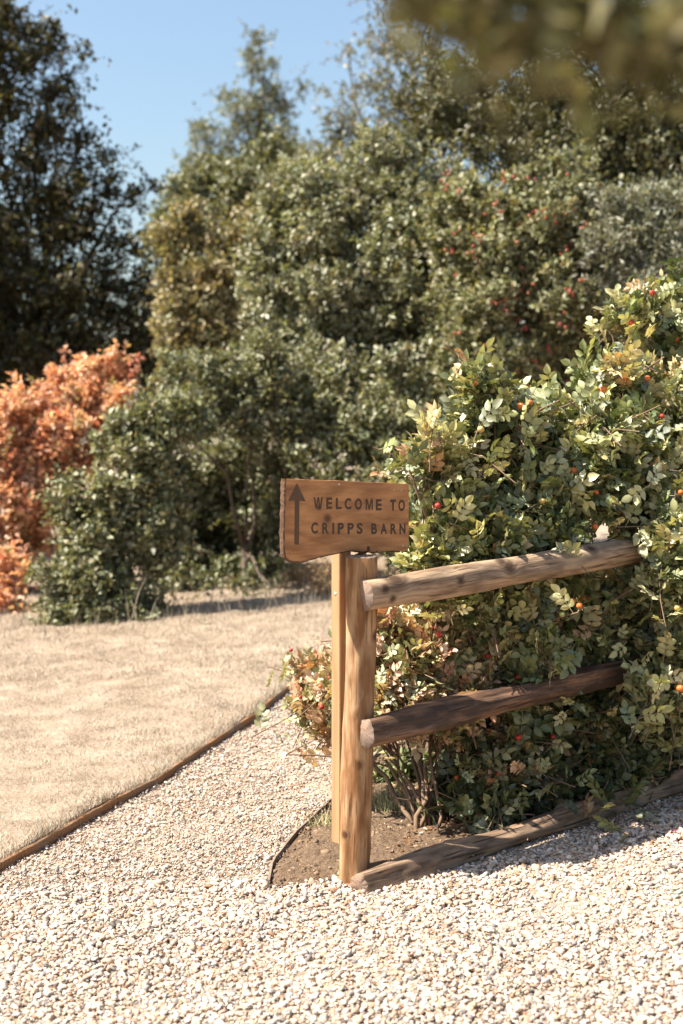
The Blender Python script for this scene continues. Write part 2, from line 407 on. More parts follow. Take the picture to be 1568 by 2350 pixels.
# ------------------------------------------------------------------ sign
M_sign = wood_mat('stained_sign_wood', (.46, .225, .09), (.25, .105, .038), axis=0, ring=30, offset=(-.2, .03, .09), tilt=.22, contrast=.42, stain=(.19, .08, .03), stain_amt=.38, rough=.55, cracks=.12, knots=((.165, 0, -.125, .03), (.13, 0, -.085, .018), (.33, -.012, -.065, .02)))
M_batten = wood_mat('planed_batten', (.36, .205, .105), (.22, .11, .05), axis=2, ring=70, offset=(.04, .03, 0), tilt=.02, contrast=.4, cracks=.1)
M_burn = flat_mat('burnt_lettering', (.055, .028, .014), .7, 0, 80, .45)
M_barkedge = flat_mat('bark_edge', (.085, .042, .022), .95, 0, 90, .7)
M_screw = flat_mat('screw_head', (.6, .58, .55), .35, .9, 60, .2)
E0 = np.array([-0.006, 4.93])
SO2 = E0 + FN * .024                           # sign front plane
def sign_uv(px, py):
    d = ray(px, py)
    t = (SO2 @ FN) / (d[:2] @ FN)
    p = CAM + d * t
    return (p[:2] - SO2) @ FD, p[2]
cr = lambda x, y: (601.6 + x * .2758, 1052.8 + y * .2758)    # enlargement -> picture
SZ = 1.40; SU = sign_uv(660, 1098)[0]
def L2(x, y):
    u, z = sign_uv(*cr(x, y)); return (u - SU, z - SZ)
s_loc = (SO2[0] + FD[0] * SU, SO2[1] + FD[1] * SU, SZ)
sign = thing('wooden_sign', 'orange stained wooden direction sign with black arrow and lettering on a batten', 'sign', s_loc, rot=(0, 0, math.atan2(FD[1], FD[0])))
TH = .024
topL = [(196, 166), (330, 172), (480, 178), (640, 182), (800, 190), (960, 196), (1100, 203), (1222, 208)]
rightL = [(1224, 330), (1222, 470), (1224, 620), (1216, 766)]
botL = [(1150, 770), (1080, 768), (1000, 774), (930, 780), (898, 772), (884, 742), (870, 770), (830, 776), (780, 768), (720, 768), (670, 778), (620, 790), (570, 798), (520, 810), (470, 822), (420, 834), (380, 848), (340, 856), (300, 860), (260, 856), (225, 842), (196, 822)]
leftL = [(186, 760), (184, 600), (190, 440), (192, 300)]
def fine(L, n=3, amp=.0008):
    P = np.array([L2(*p) for p in L]); t = np.linspace(0, len(P) - 1, (len(P) - 1) * n + 1)
    Q = np.stack([np.interp(t, np.arange(len(P)), P[:, k]) for k in range(2)], 1)
    return Q + rng.normal(0, amp, Q.shape)
oT, oR, oB, oL = fine(topL, 2, .0003), fine(rightL, 2, .0002), fine(botL, 3, .0009), fine(leftL, 4, .0009)
outl = np.vstack([oT, oR, oB, oL])
import bmesh
bm = bmesh.new()
fr = [bm.verts.new((u, 0, z)) for u, z in outl]; bk = [bm.verts.new((u, TH, z)) for u, z in outl]
bm.faces.new(fr); bm.faces.new(bk[::-1])
for k in range(len(fr)):
    j = (k + 1) % len(fr); bm.faces.new((fr[k], bk[k], bk[j], fr[j]))
bmesh.ops.recalc_face_normals(bm, faces=bm.faces)
ee = [e for e in bm.edges if len(e.link_faces) == 2 and any(len(f.verts) > 4 for f in e.link_faces)]
bmesh.ops.bevel(bm, geom=ee, offset=.0012, segments=1, affect='EDGES')
me = bpy.data.meshes.new('board'); bm.to_mesh(me); bm.free()
board = obj('board', me, M_sign, sign)
def bark_strip(P, wd, bump):                  # wavy bark left on an edge of the board
    n = len(P); tan = unit(np.gradient(P, axis=0)); nr = np.stack([-tan[:, 1], tan[:, 0]], 1)
    c = outl.mean(0); nr *= np.sign(((P - c) * nr).sum(1))[:, None]
    V = []
    for y, o in ((-.0015, -.0012), (.001, .55), (.012, 1.0), (TH - .002, .7), (TH + .001, -.05)):
        q = P + nr * (o * wd * (1 + bump * rng.uniform(-.5, .6, n)))[:, None] if o > 0 else P + nr * o
        V.append(np.stack([q[:, 0], np.full(n, y), q[:, 1]], 1))
    V = np.stack(V, 1).reshape(-1, 3)
    return V, grid_tris(n, 5)
Pl = fine([botL[-1]] + leftL + [topL[0]], 7, .0005)
obj('bark_edge', tri_mesh('bark_edge', *bark_strip(Pl, .006, .8), smooth=False), M_barkedge, board)
Pb = fine(botL, 4, .0006)
obj('bark_edge', tri_mesh('bark_edge', *bark_strip(Pb, .0035, .9), smooth=False), M_barkedge, board)
# arrow
A = [L2(*p) for p in [(290, 202), (362, 354), (310, 351), (307, 716), (269, 714), (272, 350), (217, 350)]]
bm = bmesh.new()
fv = [bm.verts.new((u, -.0007, z)) for u, z in A]; bv = [bm.verts.new((u, .0005, z)) for u, z in A]
bm.faces.new(fv)
for k in range(len(fv)):
    j = (k + 1) % len(fv); bm.faces.new((fv[k], bv[k], bv[j], fv[j]))
bmesh.ops.recalc_face_normals(bm, faces=bm.faces)
me = bpy.data.meshes.new('arrow'); bm.to_mesh(me); bm.free()
M_burnt2 = flat_mat('burnt_arrow', (.085, .042, .02), .7, 0, 70, .45)
obj('arrow', me, M_burnt2, sign)
# letters, each cut from block capitals
GLYPH = {'M': [(0, 0), (0, 1), (.27, 1), (.5, .33), (.73, 1), (1, 1), (1, 0), (.81, 0), (.81, .74), (.585, 0), (.415, 0), (.19, .74), (.19, 0)],
         'W': [(0, 1), (.17, 1), (.30, .28), (.415, 1), (.585, 1), (.70, .28), (.83, 1), (1, 1), (.79, 0), (.62, 0), (.5, .70), (.38, 0), (.21, 0)]}
def letter_mesh(ch):
    if ch in GLYPH:
        bm = bmesh.new(); bm.faces.new([bm.verts.new((x, y, 0)) for x, y in GLYPH[ch]]); bmesh.ops.triangulate(bm, faces=bm.faces)
        me = bpy.data.meshes.new('letter'); bm.to_mesh(me); bm.free()
        co = np.empty(len(me.vertices) * 3, np.float32); me.vertices.foreach_get('co', co); return me, co.reshape(-1, 3)
    cu = bpy.data.curves.new('letter', 'FONT'); cu.body = ch; cu.size = 1.0; cu.extrude = 0.0; cu.offset = 0.038; cu.resolution_u = 5
    t = bpy.data.objects.new('letter_tmp', cu); COL.objects.link(t)
    dg = bpy.context.evaluated_depsgraph_get()
    me = bpy.data.meshes.new_from_object(t.evaluated_get(dg))
    bpy.data.objects.remove(t); bpy.data.curves.remove(cu)
    co = np.empty(len(me.vertices) * 3, np.float32); me.vertices.foreach_get('co', co); co = co.reshape(-1, 3)
    return me, co
lines = [[('W', 428, 506, 318, 416), ('E', 534, 583, 322, 418), ('L', 614, 661, 325, 421), ('C', 687, 742, 327, 424), ('O', 772, 830, 329, 426), ('M', 862, 922, 333, 428), ('E', 946, 995, 335, 431), ('T', 1066, 1113, 338, 434), ('O', 1133, 1189, 340, 437)],
         [('C', 408, 465, 527, 625), ('R', 500, 556, 529, 625), ('I', 585, 600, 530, 626), ('P', 629, 681, 531, 626), ('P', 711, 763, 532, 627), ('S', 787, 837, 533, 627), ('B', 908, 957, 535, 628), ('A', 985, 1040, 536, 628), ('R', 1068, 1120, 537, 629), ('N', 1143, 1193, 538, 629)]]
for row in lines:
    for ch, x0, x1, y0, y1 in row:
        me, co = letter_mesh(ch)
        lo, hi = co.min(0), co.max(0)
        a = L2(x0, y1); b = L2(x1, y0)
        q = (co - lo) / np.maximum(hi - lo, 1e-6)
        co2 = np.stack([a[0] + q[:, 0] * (b[0] - a[0]), np.full(len(co), -.0006), a[1] + q[:, 1] * (b[1] - a[1])], 1)
        me.vertices.foreach_set('co', co2.astype(np.float32).ravel()); me.name = 'letter'; me.update()
        obj('letter', me, M_burn, sign)
# batten behind the board, screwed to the post
b0 = at(757, 1935, 4.95)[2] - SZ
V, T = box((0, 0, 0), (.05, .05, -b0 - .02))
o0 = np.array([E0[0], E0[1]]) - np.array(s_loc[:2]); lu0 = (o0 @ FD, o0 @ -FN)
bm = bmesh.new()
vv = [bm.verts.new((lu0[0] + x, lu0[1] + y + .0005, b0 + z)) for x, y, z in V]
for t in [(0, 2, 3, 1), (4, 5, 7, 6), (0, 1, 5, 4), (2, 6, 7, 3), (0, 4, 6, 2), (1, 3, 7, 5)]: bm.faces.new([vv[k] for k in t])
bmesh.ops.recalc_face_normals(bm, faces=bm.faces); bmesh.ops.bevel(bm, geom=list(bm.edges), offset=.002, segments=2, affect='EDGES')
for vtx in bm.verts: vtx.co.x += .006 * (vtx.co.z - b0) * .0
me = bpy.data.meshes.new('batten'); bm.to_mesh(me); bm.free()
batten = obj('batten', me, M_batten, sign)
def screw_mesh():
    n = 14; a = np.arange(n) * 2 * math.pi / n
    rings = [np.stack([np.cos(a) * r, np.full(n, y), np.sin(a) * r], 1) for r, y in ((1, .1), (1, -.12), (.75, -.3), (.25, -.32))]
    V = np.vstack(rings + [[(0, -.22, 0)]]); T = []
    for i in range(3):
        for k in range(n):
            p, q = i * n + k, i * n + (k + 1) % n; T += [(p, q, q + n), (p, q + n, p + n)]
    for k in range(n): T.append((3 * n + k, 3 * n + (k + 1) % n, 4 * n))
    return tri_mesh('screw', V, T)
sm = screw_mesh()
for x, y, s in [(640, 212, .0035), (1098, 258, .0022), (1160, 264, .0022), (1172, 722, .003)]:
    u, z = L2(x, y); o = obj('screw', sm, M_screw, board, (u, -.0005, z)); o.scale = (s, s, s)
o = obj('screw', sm, M_screw, batten, (lu0[0] - .0006, lu0[1] + .026, at(768, 1363, 4.95)[2] - SZ), (0, 0, R(-90))); o.scale = (.0062,) * 3
# dark hole at the board's foot
u, z = L2(884, 748)
V, T = tube([(u, -.001, z + .006), (u, .004, z + .004)], [.006, .005], 10)
obj('knot_hole', tri_mesh('knot_hole', V, T), M_burn, board)

# ------------------------------------------------------------------ gravel
def stone_variant(seed, sub):
    q = np.random.default_rng(seed)
    bm = bmesh.new(); bmesh.ops.create_icosphere(bm, subdivisions=sub, radius=1.0)
    V = np.array([v.co[:] for v in bm.verts]); T = np.array([[v.index for v in f.verts] for f in bm.faces]); bm.free()
    for _ in range(8):                         # shear facets off
        n = unit(q.normal(size=3)); d = q.uniform(.42, .8); h = V @ n
        V = V - np.outer(np.maximum(0, h - d) * .96, n)
    V *= 1 + .025 * q.normal(size=(len(V), 1))
    return V * np.array([1.0, q.uniform(.6, .9), q.uniform(.38, .62)]), T
PAL = .72 * np.array([(.70, .575, .47), (.62, .475, .36), (.74, .65, .57), (.50, .35, .24), (.60, .43, .31), (.40, .355, .325), (.27, .24, .225), (.36, .20, .115), (.13, .11, .095)])
PW = np.array([.21, .20, .12, .13, .14, .09, .05, .045, .015])
def is_gravel(x, y):
    j = .02 * wob(x, y, 11)
    bed = (x > bed_x(y) + .008) & (fence_front(x, y) < .10 + j) & (y > FRONT_Y + .02 + j)
    lawny = x < edge_x(y) + .012
    return ~bed & ~lawny
def gravel_points():
    out = []
    for (x0, x1, y0, y1, dens) in [(-2.6, 2.9, 2.9, 4.4, 13500), (-2.6, 2.9, 4.4, 6.4, 14500), (-1.2, 1.4, 6.4, 9.6, 15000)]:
        n = int((x1 - x0) * (y1 - y0) * dens)
        out.append(np.stack([rng.uniform(x0, x1, n), rng.uniform(y0, y1, n)], 1))
    P = np.vstack(out)
    hit = np.abs(P[:, 0]) < .245 * P[:, 1] + 1.0
    keep = is_gravel(P[:, 0], P[:, 1]) & hit
    P = P[keep]
    n = 260                                    # strays on the soil
    Sx = np.stack([rng.uniform(-.3, 1.6, n), rng.uniform(4.8, 6.3, n)], 1)
    ok = (Sx[:, 0] > bed_x(Sx[:, 1]) + .02) & (fence_front(Sx[:, 0], Sx[:, 1]) < .0)
    return P, Sx[ok]
GP, GS = gravel_points()
def stone_sizes(n): return np.clip(rng.lognormal(math.log(.0062), .46, n), .003, .020)
gs = stone_sizes(len(GP)); ss = stone_sizes(len(GS)) * .9
Gall = np.vstack([GP, GS]); Gs = np.concatenate([gs, ss])
Gz = gz(Gall[:, 0], Gall[:, 1]) + np.concatenate([rng.uniform(-.002, .011, len(GP)), np.full(len(GS), .024)]) + .006 * wob(Gall[:, 0], Gall[:, 1], 3.0)
Gz[:len(GP)] += .004 * wob(Gall[:len(GP), 0], Gall[:len(GP), 1], 14)
# the path holds a smaller, paler chipping
pathy = (fence_front(Gall[:, 0], Gall[:, 1]) < .25) & (Gall[:, 1] > 5.0); pathy[len(GP):] = False
Gs[pathy] *= .66
Gc = PAL[rng.choice(len(PAL), len(Gall), p=PW)] * rng.uniform(.86, 1.1, (len(Gall), 1)) * rng.uniform(.97, 1.03, (len(Gall), 3))
Gr = np.stack([rng.normal(0, .35, len(Gall)), rng.normal(0, .35, len(Gall)), rng.uniform(0, 6.28, len(Gall))], 1)
# the largest-looking stones are pieces of their own
qx, qy, qz = project(np.column_stack([Gall, Gz]))
seen = (qx > 10) & (qx < 1558) & (qy > 1900) & (qy < 2345)
rank = np.where(seen, Gs / np.maximum(qz, .1) + (Gz - gz(Gall[:, 0], Gall[:, 1])) * .05, 0)
big = np.argsort(-rank)[:290]
pv = []
for k in range(7):
    V, T = stone_variant(100 + k, 2); 
    for c in range(3):
        pv.append((tri_mesh('pebble', V, T, PAL[[0, 2, 4, 1, 3, 5, 1][(k + c * 2) % 7]] * (1, .97, .92)[c])))
for i in big:
    o = obj('pebble', pv[rng.integers(len(pv))], M_pebble, ground_o, (Gall[i, 0], Gall[i, 1], Gz[i] + .001), tuple(Gr[i])); o.scale = (Gs[i],) * 3
rest = np.ones(len(Gall), bool); rest[big] = False
vc = bpy.data.collections.new('stone_shapes')
for k in range(10):
    V, T = stone_variant(k, 2)
    so = bpy.data.objects.new('stone_shape', tri_mesh('stone_shape', V * 1.15, T)); so.data.materials.append(M_stone); vc.objects.link(so)
def instancer(name, P, rot, scl, col, coll, mat):
    me = bpy.data.meshes.new(name); me.vertices.add(len(P)); me.vertices.foreach_set('co', P.astype(np.float32).ravel()); me.update()
    for nm, ty, arr, key in (('rot', 'FLOAT_VECTOR', rot, 'vector'), ('scl', 'FLOAT', scl, 'value'), ('tint', 'FLOAT_COLOR', np.column_stack([col, np.ones(len(P))]), 'color')):
        a = me.attributes.new(nm, ty, 'POINT'); a.data.foreach_set(key, np.ascontiguousarray(arr, np.float32).ravel())
    o = obj(name, me, mat)
    ng = bpy.data.node_groups.new(name + '_scatter', 'GeometryNodeTree')
    ng.interface.new_socket('Geometry', in_out='INPUT', socket_type='NodeSocketGeometry'); ng.interface.new_socket('Geometry', in_out='OUTPUT', socket_type='NodeSocketGeometry')
    nn = ng.nodes; i_ = nn.new('NodeGroupInput'); o_ = nn.new('NodeGroupOutput')
    ci = nn.new('GeometryNodeCollectionInfo'); ci.inputs['Collection'].default_value = coll; ci.inputs['Separate Children'].default_value = True; ci.inputs['Reset Children'].default_value = True
    ip = nn.new('GeometryNodeInstanceOnPoints'); ip.inputs['Pick Instance'].default_value = True
    def attr(n, ty):
        a = nn.new('GeometryNodeInputNamedAttribute'); a.data_type = ty; a.inputs['Name'].default_value = n; return a.outputs[0]
    ri = nn.new('FunctionNodeRandomValue'); ri.data_type = 'INT'
    ri.inputs[4].default_value = 0; ri.inputs[5].default_value = len(coll.objects) - 1
    lk = ng.links
    er = nn.new('FunctionNodeEulerToRotation'); lk.new(attr('rot', 'FLOAT_VECTOR'), er.inputs[0])
    lk.new(i_.outputs[0], ip.inputs['Points']); lk.new(ci.outputs[0], ip.inputs['Instance']); lk.new(ri.outputs[2], ip.inputs['Instance Index'])
    lk.new(er.outputs[0], ip.inputs['Rotation']); lk.new(attr('scl', 'FLOAT'), ip.inputs['Scale']); lk.new(ip.outputs[0], o_.inputs[0])
    md = o.modifiers.new('scatter', 'NODES'); md.node_group = ng
    return o
gr = instancer('gravel', np.column_stack([Gall, Gz])[rest], Gr[rest], Gs[rest], Gc[rest], vc, M_stone)
tag(gr, 'loose cream and tan gravel stones', None, kind='stuff')

# soil clods
n = 22000
cx = np.stack([rng.uniform(-.3, 2.6, n), rng.uniform(FRONT_Y, 7.0, n)], 1)
cx = cx[(cx[:, 0] > bed_x(cx[:, 1]) + .015) & (fence_front(cx[:, 0], cx[:, 1]) < .02)]
def scatter_join(variants, P, Mt, tint, idx):
    b = Bag()
    for k, (V, T, sh) in enumerate(variants):
        s = np.where(idx == k)[0]
        if not len(s): continue
        W = np.einsum('nij,vj->nvi', Mt[s], V) + P[s][:, None, :]
        TT = T[None] + (np.arange(len(s)) * len(V))[:, None, None]
        C = tint[s][:, None, :] * sh[None, :, None]
        b.add(W.reshape(-1, 3), TT.reshape(-1, 3), C.reshape(-1, 3))
    return b
def euler_mats(e):
    c, s = np.cos(e), np.sin(e); z = np.zeros(len(e)); o = np.ones(len(e))
    Rz = np.stack([c[:, 2], -s[:, 2], z, s[:, 2], c[:, 2], z, z, z, o], 1).reshape(-1, 3, 3)
    Rx = np.stack([o, z, z, z, c[:, 0], -s[:, 0], z, s[:, 0], c[:, 0]], 1).reshape(-1, 3, 3)
    return Rz @ Rx
cv = [(*stone_variant(300 + k, 1), None) for k in range(5)]; cv = [(V, T, np.ones(len(V))) for V, T, _ in cv]
cs = np.clip(rng.lognormal(math.log(.0062), .6, len(cx)), .002, .026)
cm = euler_mats(rng.uniform(0, 6.28, (len(cx), 3))) * cs[:, None, None]
cc = np.array([.165, .112, .072]) * rng.uniform(.5, 1.7, (len(cx), 1))
cb = scatter_join(cv, np.column_stack([cx, gz(cx[:, 0], cx[:, 1]) + .018 + .010 * wob(cx[:, 0], cx[:, 1], 7)]), cm, cc, rng.integers(0, 5, len(cx)))
tag(obj('soil_clods', cb.mesh('soil_clods'), M_clod), 'crumbled clods of dry brown soil', None, kind='stuff')

# ------------------------------------------------------------------ dry grass
GPAL = .68 * np.array([(.60, .485, .355), (.68, .575, .44), (.50, .38, .26), (.40, .30, .205), (.31, .275, .185), (.70, .62, .51)])
def blades(P, length, width, lean, tint, name_z=0.0):
    n = len(P); az = rng.uniform(0, 6.28, n); d = np.stack([np.cos(az), np.sin(az), np.zeros(n)], 1)
    fa = rng.uniform(0, 6.28, n); sd = np.stack([np.cos(fa), np.sin(fa), np.zeros(n)], 1)
    mid = P + d * (length * np.sin(lean * .6) * .55)[:, None]; mid[:, 2] += length * np.cos(lean * .6) * .55
    tip = mid + d * (length * np.sin(lean) * .5)[:, None]; tip[:, 2] += length * np.cos(lean) * .5
    V = np.stack([P - sd * width[:, None] / 2, P + sd * width[:, None] / 2, mid + sd * width[:, None] * .4, mid - sd * width[:, None] * .4, tip], 1).reshape(-1, 3)
    k = np.arange(n)[:, None, None] * 5
    T = (np.array([(0, 1, 2), (0, 2, 3), (3, 2, 4)])[None] + k).reshape(-1, 3)
    return V, T, np.repeat(tint, 5, 0)
def lawn_z(x, y): return gz(x, y) + .042 + .010 * wob(x, y, 2.2) + .006 * wob(x, y, 9, 1)
b = Bag()
for y0, y1, dens, ln, wd in [(4.6, 6.5, 24000, .016, .0016), (6.5, 8.5, 16000, .019, .0021), (8.5, 12.6, 9000, .024, .003)]:
    x0 = -.26 * y1 - .35; x1 = float(edge_x(y1))
    n = int((x1 - x0) * (y1 - y0) * dens)
    x = rng.uniform(x0, x1, n); y = rng.uniform(y0, y1, n); ok = x < edge_x(y) - .014
    x, y = x[ok], y[ok]; n = len(x)
    pt = .5 + .5 * wob(x, y, 1.6, 2) ; pt2 = .5 + .5 * wob(x, y, 6, 5)
    pt3 = .5 + .5 * wob(x, y, 17, 3); keep = rng.uniform(0, 1, n) < np.clip(.15 + .5 * pt2 + .5 * pt3, 0, 1); x, y, pt, pt2 = x[keep], y[keep], pt[keep], pt2[keep]; n = len(x)
    col = GPAL[rng.choice(6, n, p=[.3, .25, .17, .08, .06, .14])] * rng.uniform(.85, 1.12, (n, 1))
    col *= (.84 + .24 * pt)[:, None] * (.82 + .32 * pt3[keep])[:, None]
    gy_ = (wob(x, y, .9, 7) > .42) & (rng.uniform(size=n) < .45); col[gy_] = col[gy_] * .35 + np.array([.19, .18, .11]) * .65
    b.add(*blades(np.stack([x, y, lawn_z(x, y) - .004], 1), ln * rng.lognormal(0, .35, n) * (.7 + .6 * pt2), wd * rng.uniform(.6, 1.3, n), rng.uniform(.45, 1.5, n), col))
y = rng.uniform(4.9, 9.5, 16000); x = edge_x(y) - rng.exponential(.03, len(y)) + .004; n = len(x)     # longer fringe over the edging
clump = rng.uniform(0, 1, n) < .55 + .45 * np.sin(y * 23) * np.sin(y * 7.1); x, y = x[clump], y[clump]; n = len(x)
b.add(*blades(np.stack([x, y, lawn_z(x, y) - .004], 1), .030 * rng.lognormal(0, .4, n), .0018 * rng.uniform(.6, 1.3, n), rng.uniform(.3, 1.4, n), GPAL[rng.choice(6, n, p=[.28, .2, .2, .1, .12, .1])]))
n = 1500                                       # seeding stalks under the hedge
x = rng.uniform(-3.2, 1.2, n); y = 11.2 + .35 * rng.normal(size=n) + .15 * x
b.add(*blades(np.stack([x, y, lawn_z(x, y)], 1), .10 * rng.lognormal(0, .5, n), .004 * rng.uniform(.6, 1.3, n), rng.uniform(.1, .8, n), GPAL[rng.choice(6, n)] * .8))
tag(obj('dry_grass', b.mesh('dry_grass'), M_grass), 'short parched straw grass blades on the lawn', None, kind='stuff')

# ------------------------------------------------------------------ leaves
def leaflet(L=1.0, W=.6, fold=.18, curl=.15, seg=4, pw=.85, wav=0.0, seed=0):
    q = np.random.default_rng(seed)
    t = np.linspace(0, 1, seg + 1); V = [(0, 0, 0)]; sh = [.8]; T = []
    for i in range(1, seg):
        w = W * .5 * math.sin(math.pi * t[i] ** pw) ** .75; zc = -curl * t[i] ** 2
        a, c = q.uniform(-wav, wav, 2)
        V += [(t[i] * L, w, (zc + fold * w * 2 + a) * L), (t[i] * L, 0, zc * L), (t[i] * L, -w, (zc + fold * w * 2 + c) * L)]
        sh += [1.0, 1.12, .96]
    V.append((L, 0, -curl * L)); sh.append(1.0)
    T += [(0, 2, 1), (0, 3, 2)]
    for i in range(seg - 2):
        a = 1 + 3 * i
        T += [(a, a + 1, a + 4), (a, a + 4, a + 3), (a + 1, a + 2, a + 5), (a + 1, a + 5, a + 4)]
    a = 1 + 3 * (seg - 2); e = len(V) - 1
    T += [(a, a + 1, e), (a + 1, a + 2, e)]
    V = np.array(V, float); V[:, 1] *= L
    return V, np.array(T)[:, ::-1], np.array(sh)
def compound(seed, pairs=3, seg=4):                   # a rose leaf, total length about 1
    q = np.random.default_rng(seed); b = Bag(); sh = []
    def put(pos, ang, L, roll):
        V, T, s = leaflet(L, q.uniform(.58, .7), q.uniform(.05, .3), q.uniform(.05, .35), seg, .9, .03, int(q.integers(1e6)))
        c, s_ = math.cos(ang), math.sin(ang)
        V = V @ np.array([[1, 0, 0], [0, math.cos(roll), math.sin(roll)], [0, -math.sin(roll), math.cos(roll)]])
        V = V @ np.array([[c, s_, 0], [-s_, c, 0], [0, 0, 1]]) + pos
        b.add(V, T); sh.append(s * q.uniform(.82, 1.15))
    droop = q.uniform(.05, .3)
    ax = lambda u: np.array([u, 0, .12 * u - droop * u * u])
    for k in range(pairs):
        u = .26 + .2 * k + q.uniform(-.02, .02)
        for sgn in (1, -1): put(ax(u), sgn * q.uniform(.8, 1.15), q.uniform(.32, .40) * (.85 + .08 * k), sgn * q.uniform(-.4, .3))
    put(ax(.26 + .2 * pairs - .07), q.uniform(-.2, .2), q.uniform(.36, .44), q.uniform(-.3, .3))
    V = np.array([ax(u) + (0, w, -.003) for u in (0, .4, .26 + .2 * pairs - .05) for w in (.008, -.008)])
    b.add(V, [(0, 1, 3), (0, 3, 2), (2, 3, 5), (2, 5, 4)]); sh.append(np.full(6, 1.1))
    return np.concatenate(b.V), np.concatenate(b.T), np.concatenate(sh)
ROSE = [compound(40 + k, 3 if k % 3 else 2) for k in range(9)]
ROSE_FAR = [compound(40 + k, 3 if k % 3 else 2, 3) for k in range(9)]
SIMPLE = [leaflet(1, w, f, c, 2, 1.0, 0, k) for k, (w, f, c) in enumerate([(.6, .2, .2), (.7, .1, .3), (.52, .25, .1), (.65, .3, .35)])]
NARROW = [leaflet(1, w, f, c, 2, .9, 0, k) for k, (w, f, c) in enumerate([(.3, .2, .3), (.26, .1, .4), (.36, .25, .2)])]
def frames(d, nrm):
    x = unit(d); z = nrm - x * (nrm * x).sum(1, keepdims=True); z = unit(z); y = np.cross(z, x)
    return np.stack([x, y, z], 2)
def lump(px, py, d, rx, rz, ry=None):
    k = d / F
    return at(px, py, d), np.array([rx * k, (ry if ry is not None else (rx + rz) * .5 * k), rz * k])
def clumpy(lumps, k=5, lo=.28, hi=.5, keep=.84):
    out = []
    for c, r in lumps:
        out.append((c, r * keep))
        for _ in range(k):
            u = unit(rng.normal(size=3)); u[1] = -abs(u[1]) if rng.uniform() < .7 else u[1]
            m = r.mean() * rng.uniform(lo, hi)
            out.append((c + u * r * rng.uniform(.65, 1.0), np.array([m * rng.uniform(.9, 1.4), m, m * rng.uniform(.7, 1.0)])))
    return out
def pick(pal, wts, n):
    wts = np.array(wts, float); wts /= wts.sum()
    return np.array(pal)[rng.choice(len(pal), n, p=wts)] * rng.uniform(.8, 1.2, (n, 1)) * rng.uniform(.94, 1.06, (n, 3))
def grow(lumps, n, tlen, lpt, lsize, pal, wts, variants, up=.45, inner=.25, out=.65, spread=1.0, flatness=.6, back=.6, droop=.15, bumpy=.16, shoots=.07, face=.35):
    area = np.array([r[0] * r[2] + r[1] * r[2] + r[0] * r[1] for _, r in lumps]) ; which = rng.choice(len(lumps), n, p=area / area.sum())
    C = np.array([c for c, _ in lumps])[which]; Rd = np.array([r for _, r in lumps])[which]
    u = unit(rng.normal(size=(n, 3)))
    flip = (u[:, 1] > .25) & (rng.uniform(size=n) < back); u[flip, 1] *= -1
    rr = np.where(rng.uniform(size=n) < inner, rng.uniform(.25, .8, n), rng.uniform(.78, 1.04, n))
    rr = rr + .06 * rng.normal(size=n)
    rr = rr * (1 + bumpy * wob(u[:, 0] * 3 + which * 1.7, u[:, 2] * 3 + u[:, 1] * 2, 1.0, 1.1))
    rr = np.where(rng.uniform(size=n) < shoots, rr + rng.uniform(.12, .42, n), rr)
    end = C + u * Rd * rr[:, None]
    d = unit(u * out + np.array([0, 0, up]) + rng.normal(size=(n, 3)) * .35 * spread)
    L = tlen * rng.uniform(.6, 1.35, n)
    start = end - d * L[:, None]
    f = np.linspace(.12, 1.0, lpt)
    fr_ = np.clip(f[None] + rng.uniform(-.04, .04, (n, lpt)), 0, 1)
    pos = start[:, None] + d[:, None] * (fr_ * L[:, None])[..., None]; pos[..., 2] -= droop * (fr_ ** 2) * L[:, None] * rng.uniform(0, 1, (n, 1))
    a1 = unit(np.cross(d, rng.normal(size=(n, 3)))); a2 = np.cross(d, a1)
    ang = np.arange(lpt) * 2.4 + rng.uniform(0, 6.28, (n, 1)) + rng.uniform(-.4, .4, (n, lpt))
    side = np.cos(ang)[..., None] * a1[:, None] + np.sin(ang)[..., None] * a2[:, None]
    op = rng.uniform(.35, .9, (n, lpt))[..., None] * (1.25 - .9 * fr_)[..., None] + .1
    ld = unit(d[:, None] * (1.1 - op) + side * op + rng.normal(size=(n, lpt, 3)) * .12)
    nr = unit(np.array([0, 0, 1.0]) * flatness + side * -.2 + d[:, None] * .25 + u[:, None] * face + rng.normal(size=(n, lpt, 3)) * (.5 * spread))
    P = pos.reshape(-1, 3); K = len(P)
    Mt = frames(ld.reshape(-1, 3), nr.reshape(-1, 3)) * (lsize * rng.uniform(.65, 1.25, K))[:, None, None]
    tw = pick(pal, wts, n); tint = .5 * np.repeat(tw, lpt, 0) + .5 * pick(pal, wts, K)
    pure = rng.uniform(size=K) < .4; tint[pure] = np.repeat(tw, lpt, 0)[pure]
    return dict(P=P, M=Mt, tint=tint, idx=rng.integers(0, len(variants), K), start=start, end=end, d=d, variants=variants)
def twig_bag(b, G, frac, r, ns=3):
    ex, ey, _ = project(G['end'])
    clear = (ex > 600) & (ex < 975) & (ey > 1060) & (ey < 1350) & (G['end'][:, 1] < 5.3)
    for k in np.where((rng.uniform(size=len(G['start'])) < frac) & ~clear)[0]:
        s, e = G['start'][k], G['end'][k]
        m = (s + e) / 2 + rng.normal(size=3) * .04 * np.linalg.norm(e - s)
        b.add(*tube([s, m, e], [r, r * .8, r * .4], ns, False))
